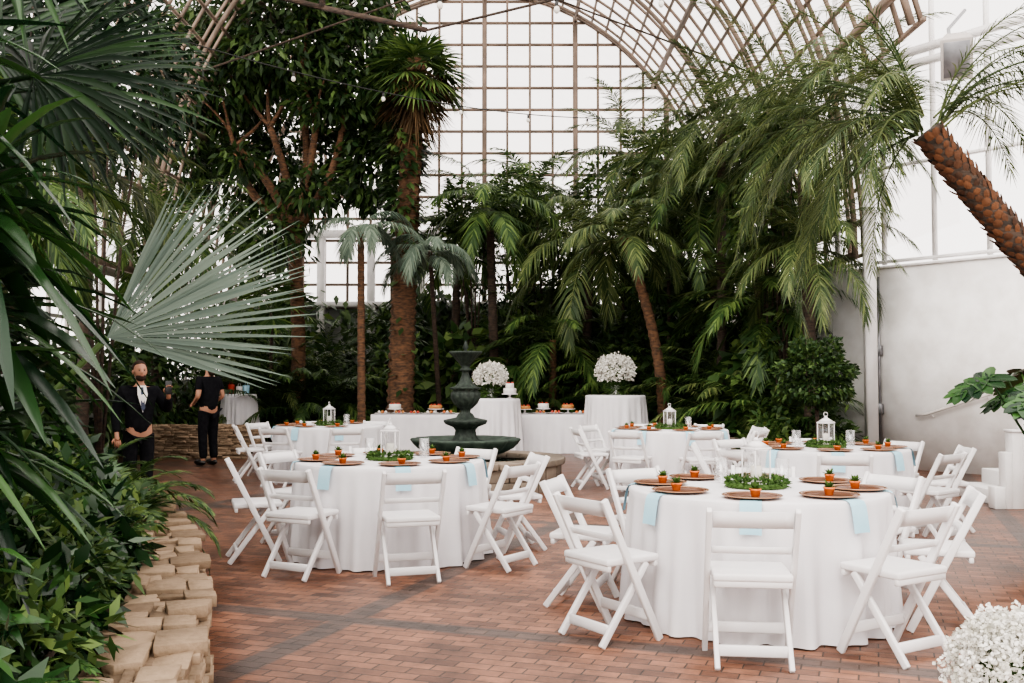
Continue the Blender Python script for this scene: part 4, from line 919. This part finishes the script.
def person(label,loc,rz,J,hairlen=0,tie=False,armskin=False):
    o=thing('person',label,'person',loc,rz)
    V=[((0,0,.95),.13),((0,0,1.14),.12),((0,0,1.33),.135),((0,.0,1.47),.07),((0,-.005,1.55),.052),((0,-.01,1.62),.055)];E=[(0,1),(1,2),(2,3),(3,4),(4,5)]
    for s in(-1,1):
        el,wr,hd=J[s];n=len(V)
        V+=[((s*.175,0,1.42),.062),(el,.042),(wr,.027),(tuple((np.array(wr)+np.array(hd)*.08)),.034)]
        E+=[(2,n),(n,n+1),(n+1,n+2),(n+2,n+3)]
    for s in(-1,1):
        n=len(V);V+=[((s*.09,0,.88),.085),((s*.10,-.015,.48),.055),((s*.105,.02,.09),.038),((s*.12,-.13,.04),.035)];E+=[(0,n),(n,n+1),(n+1,n+2),(n+2,n+3)]
    body=MB();addmesh(body,skin(V,E,2))
    hc=(0,-.02,1.66)
    def hf(d,v):
        v=v.copy();z=d[...,2];v[...,0]*=np.where(z<0,1+.28*z,1);f_=d[...,1]<0
        v[...,1]-=np.where(f_,.024*np.exp(-(d[...,0]/.16)**2-((z+.12)/.16)**2),0)
        v[...,1]+=np.where(f_,.008*np.exp(-((np.abs(d[...,0])-.35)/.15)**2-((z-.08)/.12)**2),0)
        v[...,1]-=np.where(f_,.008*np.exp(-(d[...,0]/.25)**2-((z+.5)/.1)**2)+.010*np.exp(-(d[...,0]/.3)**2-((z+.85)/.15)**2),0);return v
    body.sphere(hc,(.078,.096,.117),32,24,hf)
    for s in(-1,1): body.sphere((s*.080,.0,1.655),(.012,.02,.032),8,6)
    for s in(-1,1):
        el,wr,hd=J[s];hd=np.array(hd,float);hd/=np.linalg.norm(hd);pc=np.array(wr)+hd*.08
        sdv=np.cross(hd,[0,-1,.2]);sdv/=np.linalg.norm(sdv);cu=np.cross(sdv,hd)*(1 if s>0 else -1)
        for k in range(4):
            b=pc+sdv*(k-1.5)*.021;L_=(.070,.080,.075,.058)[k]
            body.tube([b-hd*.01,b+hd*L_*.5,b+hd*L_*.82+cu*.018,b+hd*L_*.9+cu*.04],[.010,.009,.008,.006],8)
        b=pc-hd*.03+sdv*(-.035*s)*1;body.tube([b,b-sdv*.025*s+hd*.03,b-sdv*.02*s+hd*.06+cu*.015],[.012,.010,.007],8)
    part(o,'body',body.mesh('body',True),M_skin)
    jk=MB()
    V=[((0,0,.86),(.185,.135)),((0,0,1.10),(.165,.13)),((0,0,1.34),(.18,.14)),((0,.0,1.46),.088)];E=[(0,1),(1,2),(2,3)]
    for s in(-1,1):
        el,wr,hd=J[s];n=len(V);el=np.array(el);wr=np.array(wr)
        if armskin:
            V+=[((s*.185,0,1.42),.078),(tuple(np.array((s*.185,0,1.42))*.3+el*.7),.06)];E+=[(2,n),(n,n+1)]
        else:
            V+=[((s*.195,0,1.42),.086),(tuple(el),.066),(tuple(el+(wr-el)*.95),.046)];E+=[(2,n),(n,n+1),(n+1,n+2)]
    part(o,'jacket' if not armskin else 'shirt',(lambda m:(addmesh(jk,m),jk.mesh('jacket',True))[1])(skin(V,E,2)),M_suit,label='black suit jacket' if not armskin else 'black short-sleeved shirt')
    tr=MB();V=[((0,0,.96),(.145,.12))];E=[]
    for s in(-1,1):
        n=len(V);V+=[((s*.095,0,.86),.105),((s*.10,-.015,.48),.080),((s*.105,.02,.10),.066)];E+=[(0,n),(n,n+1),(n+1,n+2)]
    addmesh(tr,skin(V,E,2));part(o,'trousers',tr.mesh('trousers',True),M_suit,label='black trousers')
    for s in(-1,1):
        q=MB();q.sphere((s*.115,-.06,.052),(.05,.145,.052),16,10,lambda d,v:np.concatenate([v[...,:2],np.maximum(v[...,2:],-.048)],-1));part(o,'shoe',q.mesh('shoe',True),M_shoe)
    hm=MB();hm.sphere((0,.010,1.692),(.088,.104,.110),36,26,lambda d,v:v*np.where((d[...,1:2]<-.25)&(d[...,2:3]<.50),.74,1.0))
    if hairlen: hm.sphere((0,.075,1.60),(.075,.055,.12),16,10)
    part(o,'hair',hm.mesh('hair',True),M_hair)
    if tie:
        bd=MB();bd.sphere((0,-.058,1.588),(.062,.060,.046),20,12);part(o,'beard',bd.mesh('beard',True),M_hair)
        sh_=MB();sh_.add([(-.05,-.100,1.49),(.05,-.100,1.49),(.0,-.168,1.16),(0,-.156,1.34),(-.06,-.148,1.38),(.06,-.148,1.38)],[(0,4,3),(1,3,5),(4,2,3),(5,3,2),(0,3,1)])
        part(o,'shirt',sh_.mesh('shirt'),M_icing,label='white shirt front')
        t_=MB();t_.add([(-.014,-.122,1.47),(.014,-.122,1.47),(.026,-.176,1.22),(0,-.180,1.18),(-.026,-.176,1.22)],np.array([[0,1,2,3,4]]));part(o,'tie',t_.mesh('tie'),M_tie)
    for s in(-1,1):
        e=MB();e.sphere((s*.028,-.103,1.672),(.012,.006,.007),10,8);part(o,'eye',e.mesh('eye',True),M_black)
        e=MB();e.sphere((s*.028,-.106,1.690),(.016,.006,.004),10,6);part(o,'eyebrow',e.mesh('eyebrow',True),M_hair)
    m_=MB();m_.sphere((0,-.118,1.606),(.022,.008,.006),12,8);part(o,'mouth',m_.mesh('mouth',True),M_lip)
    return o
px_,py_,rzp,ps=-4.15,11.1,.62,.91
pm_=person('bearded person in black suit and tie holding up a phone',(px_,py_,0),rzp,
  {-1:((-.27,.04,1.15),(-.27,-.05,.90),(.05,-.25,-.95)),1:((.33,-.06,1.18),(.27,-.28,1.36),(-.10,-.3,.95))},tie=True)
pm_.scale=(ps,)*3
ph=MB();ph.box((0,0,0),(.075,.010,.15));pm=ph.mesh('phone',bevel=.004,segs=2)
loc=Vector((.255,-.325,1.465))*ps;c_,s_=math.cos(rzp),math.sin(rzp)
thing('phone','black mobile phone held upright in a raised hand','phone',(px_+loc.x*c_-loc.y*s_,py_+loc.x*s_+loc.y*c_,loc.z),rzp,me=pm,mat=M_black)
person('person in black short-sleeved shirt and trousers with bent arms',(-5.05,16.6,0),-2.2,
  {-1:((-.25,.05,1.14),(-.17,-.17,1.02),(.4,-.7,-.2)),1:((.25,.05,1.14),(.17,-.17,1.03),(-.4,-.7,-.2))},hairlen=1,armskin=True)

# ---------------------------------------------------------------- light, camera
W=bpy.data.worlds.new('World');SC.world=W;W.use_nodes=True
bg=W.node_tree.nodes['Background'];bg.inputs[0].default_value=(1.0,.935,.89,1);bg.inputs[1].default_value=2.75
sl=bpy.data.lights.new('sun','SUN');sl.energy=2.4;sl.angle=.7;sl.color=(1,.95,.89);so=bpy.data.objects.new('sun_light',sl);COL.objects.link(so);so.rotation_euler=(.80,-.50,0)
SC.view_settings.view_transform='AgX'
SC.view_settings.look='AgX - Medium High Contrast'
SC.view_settings.exposure=.18
cam=bpy.data.cameras.new('camera');cam.lens=35;cam.sensor_width=36;cam.clip_end=200
co=bpy.data.objects.new('camera',cam);COL.objects.link(co);co.location=(0,0,1.42);co.rotation_euler=(math.radians(92.2),0,0);SC.camera=co
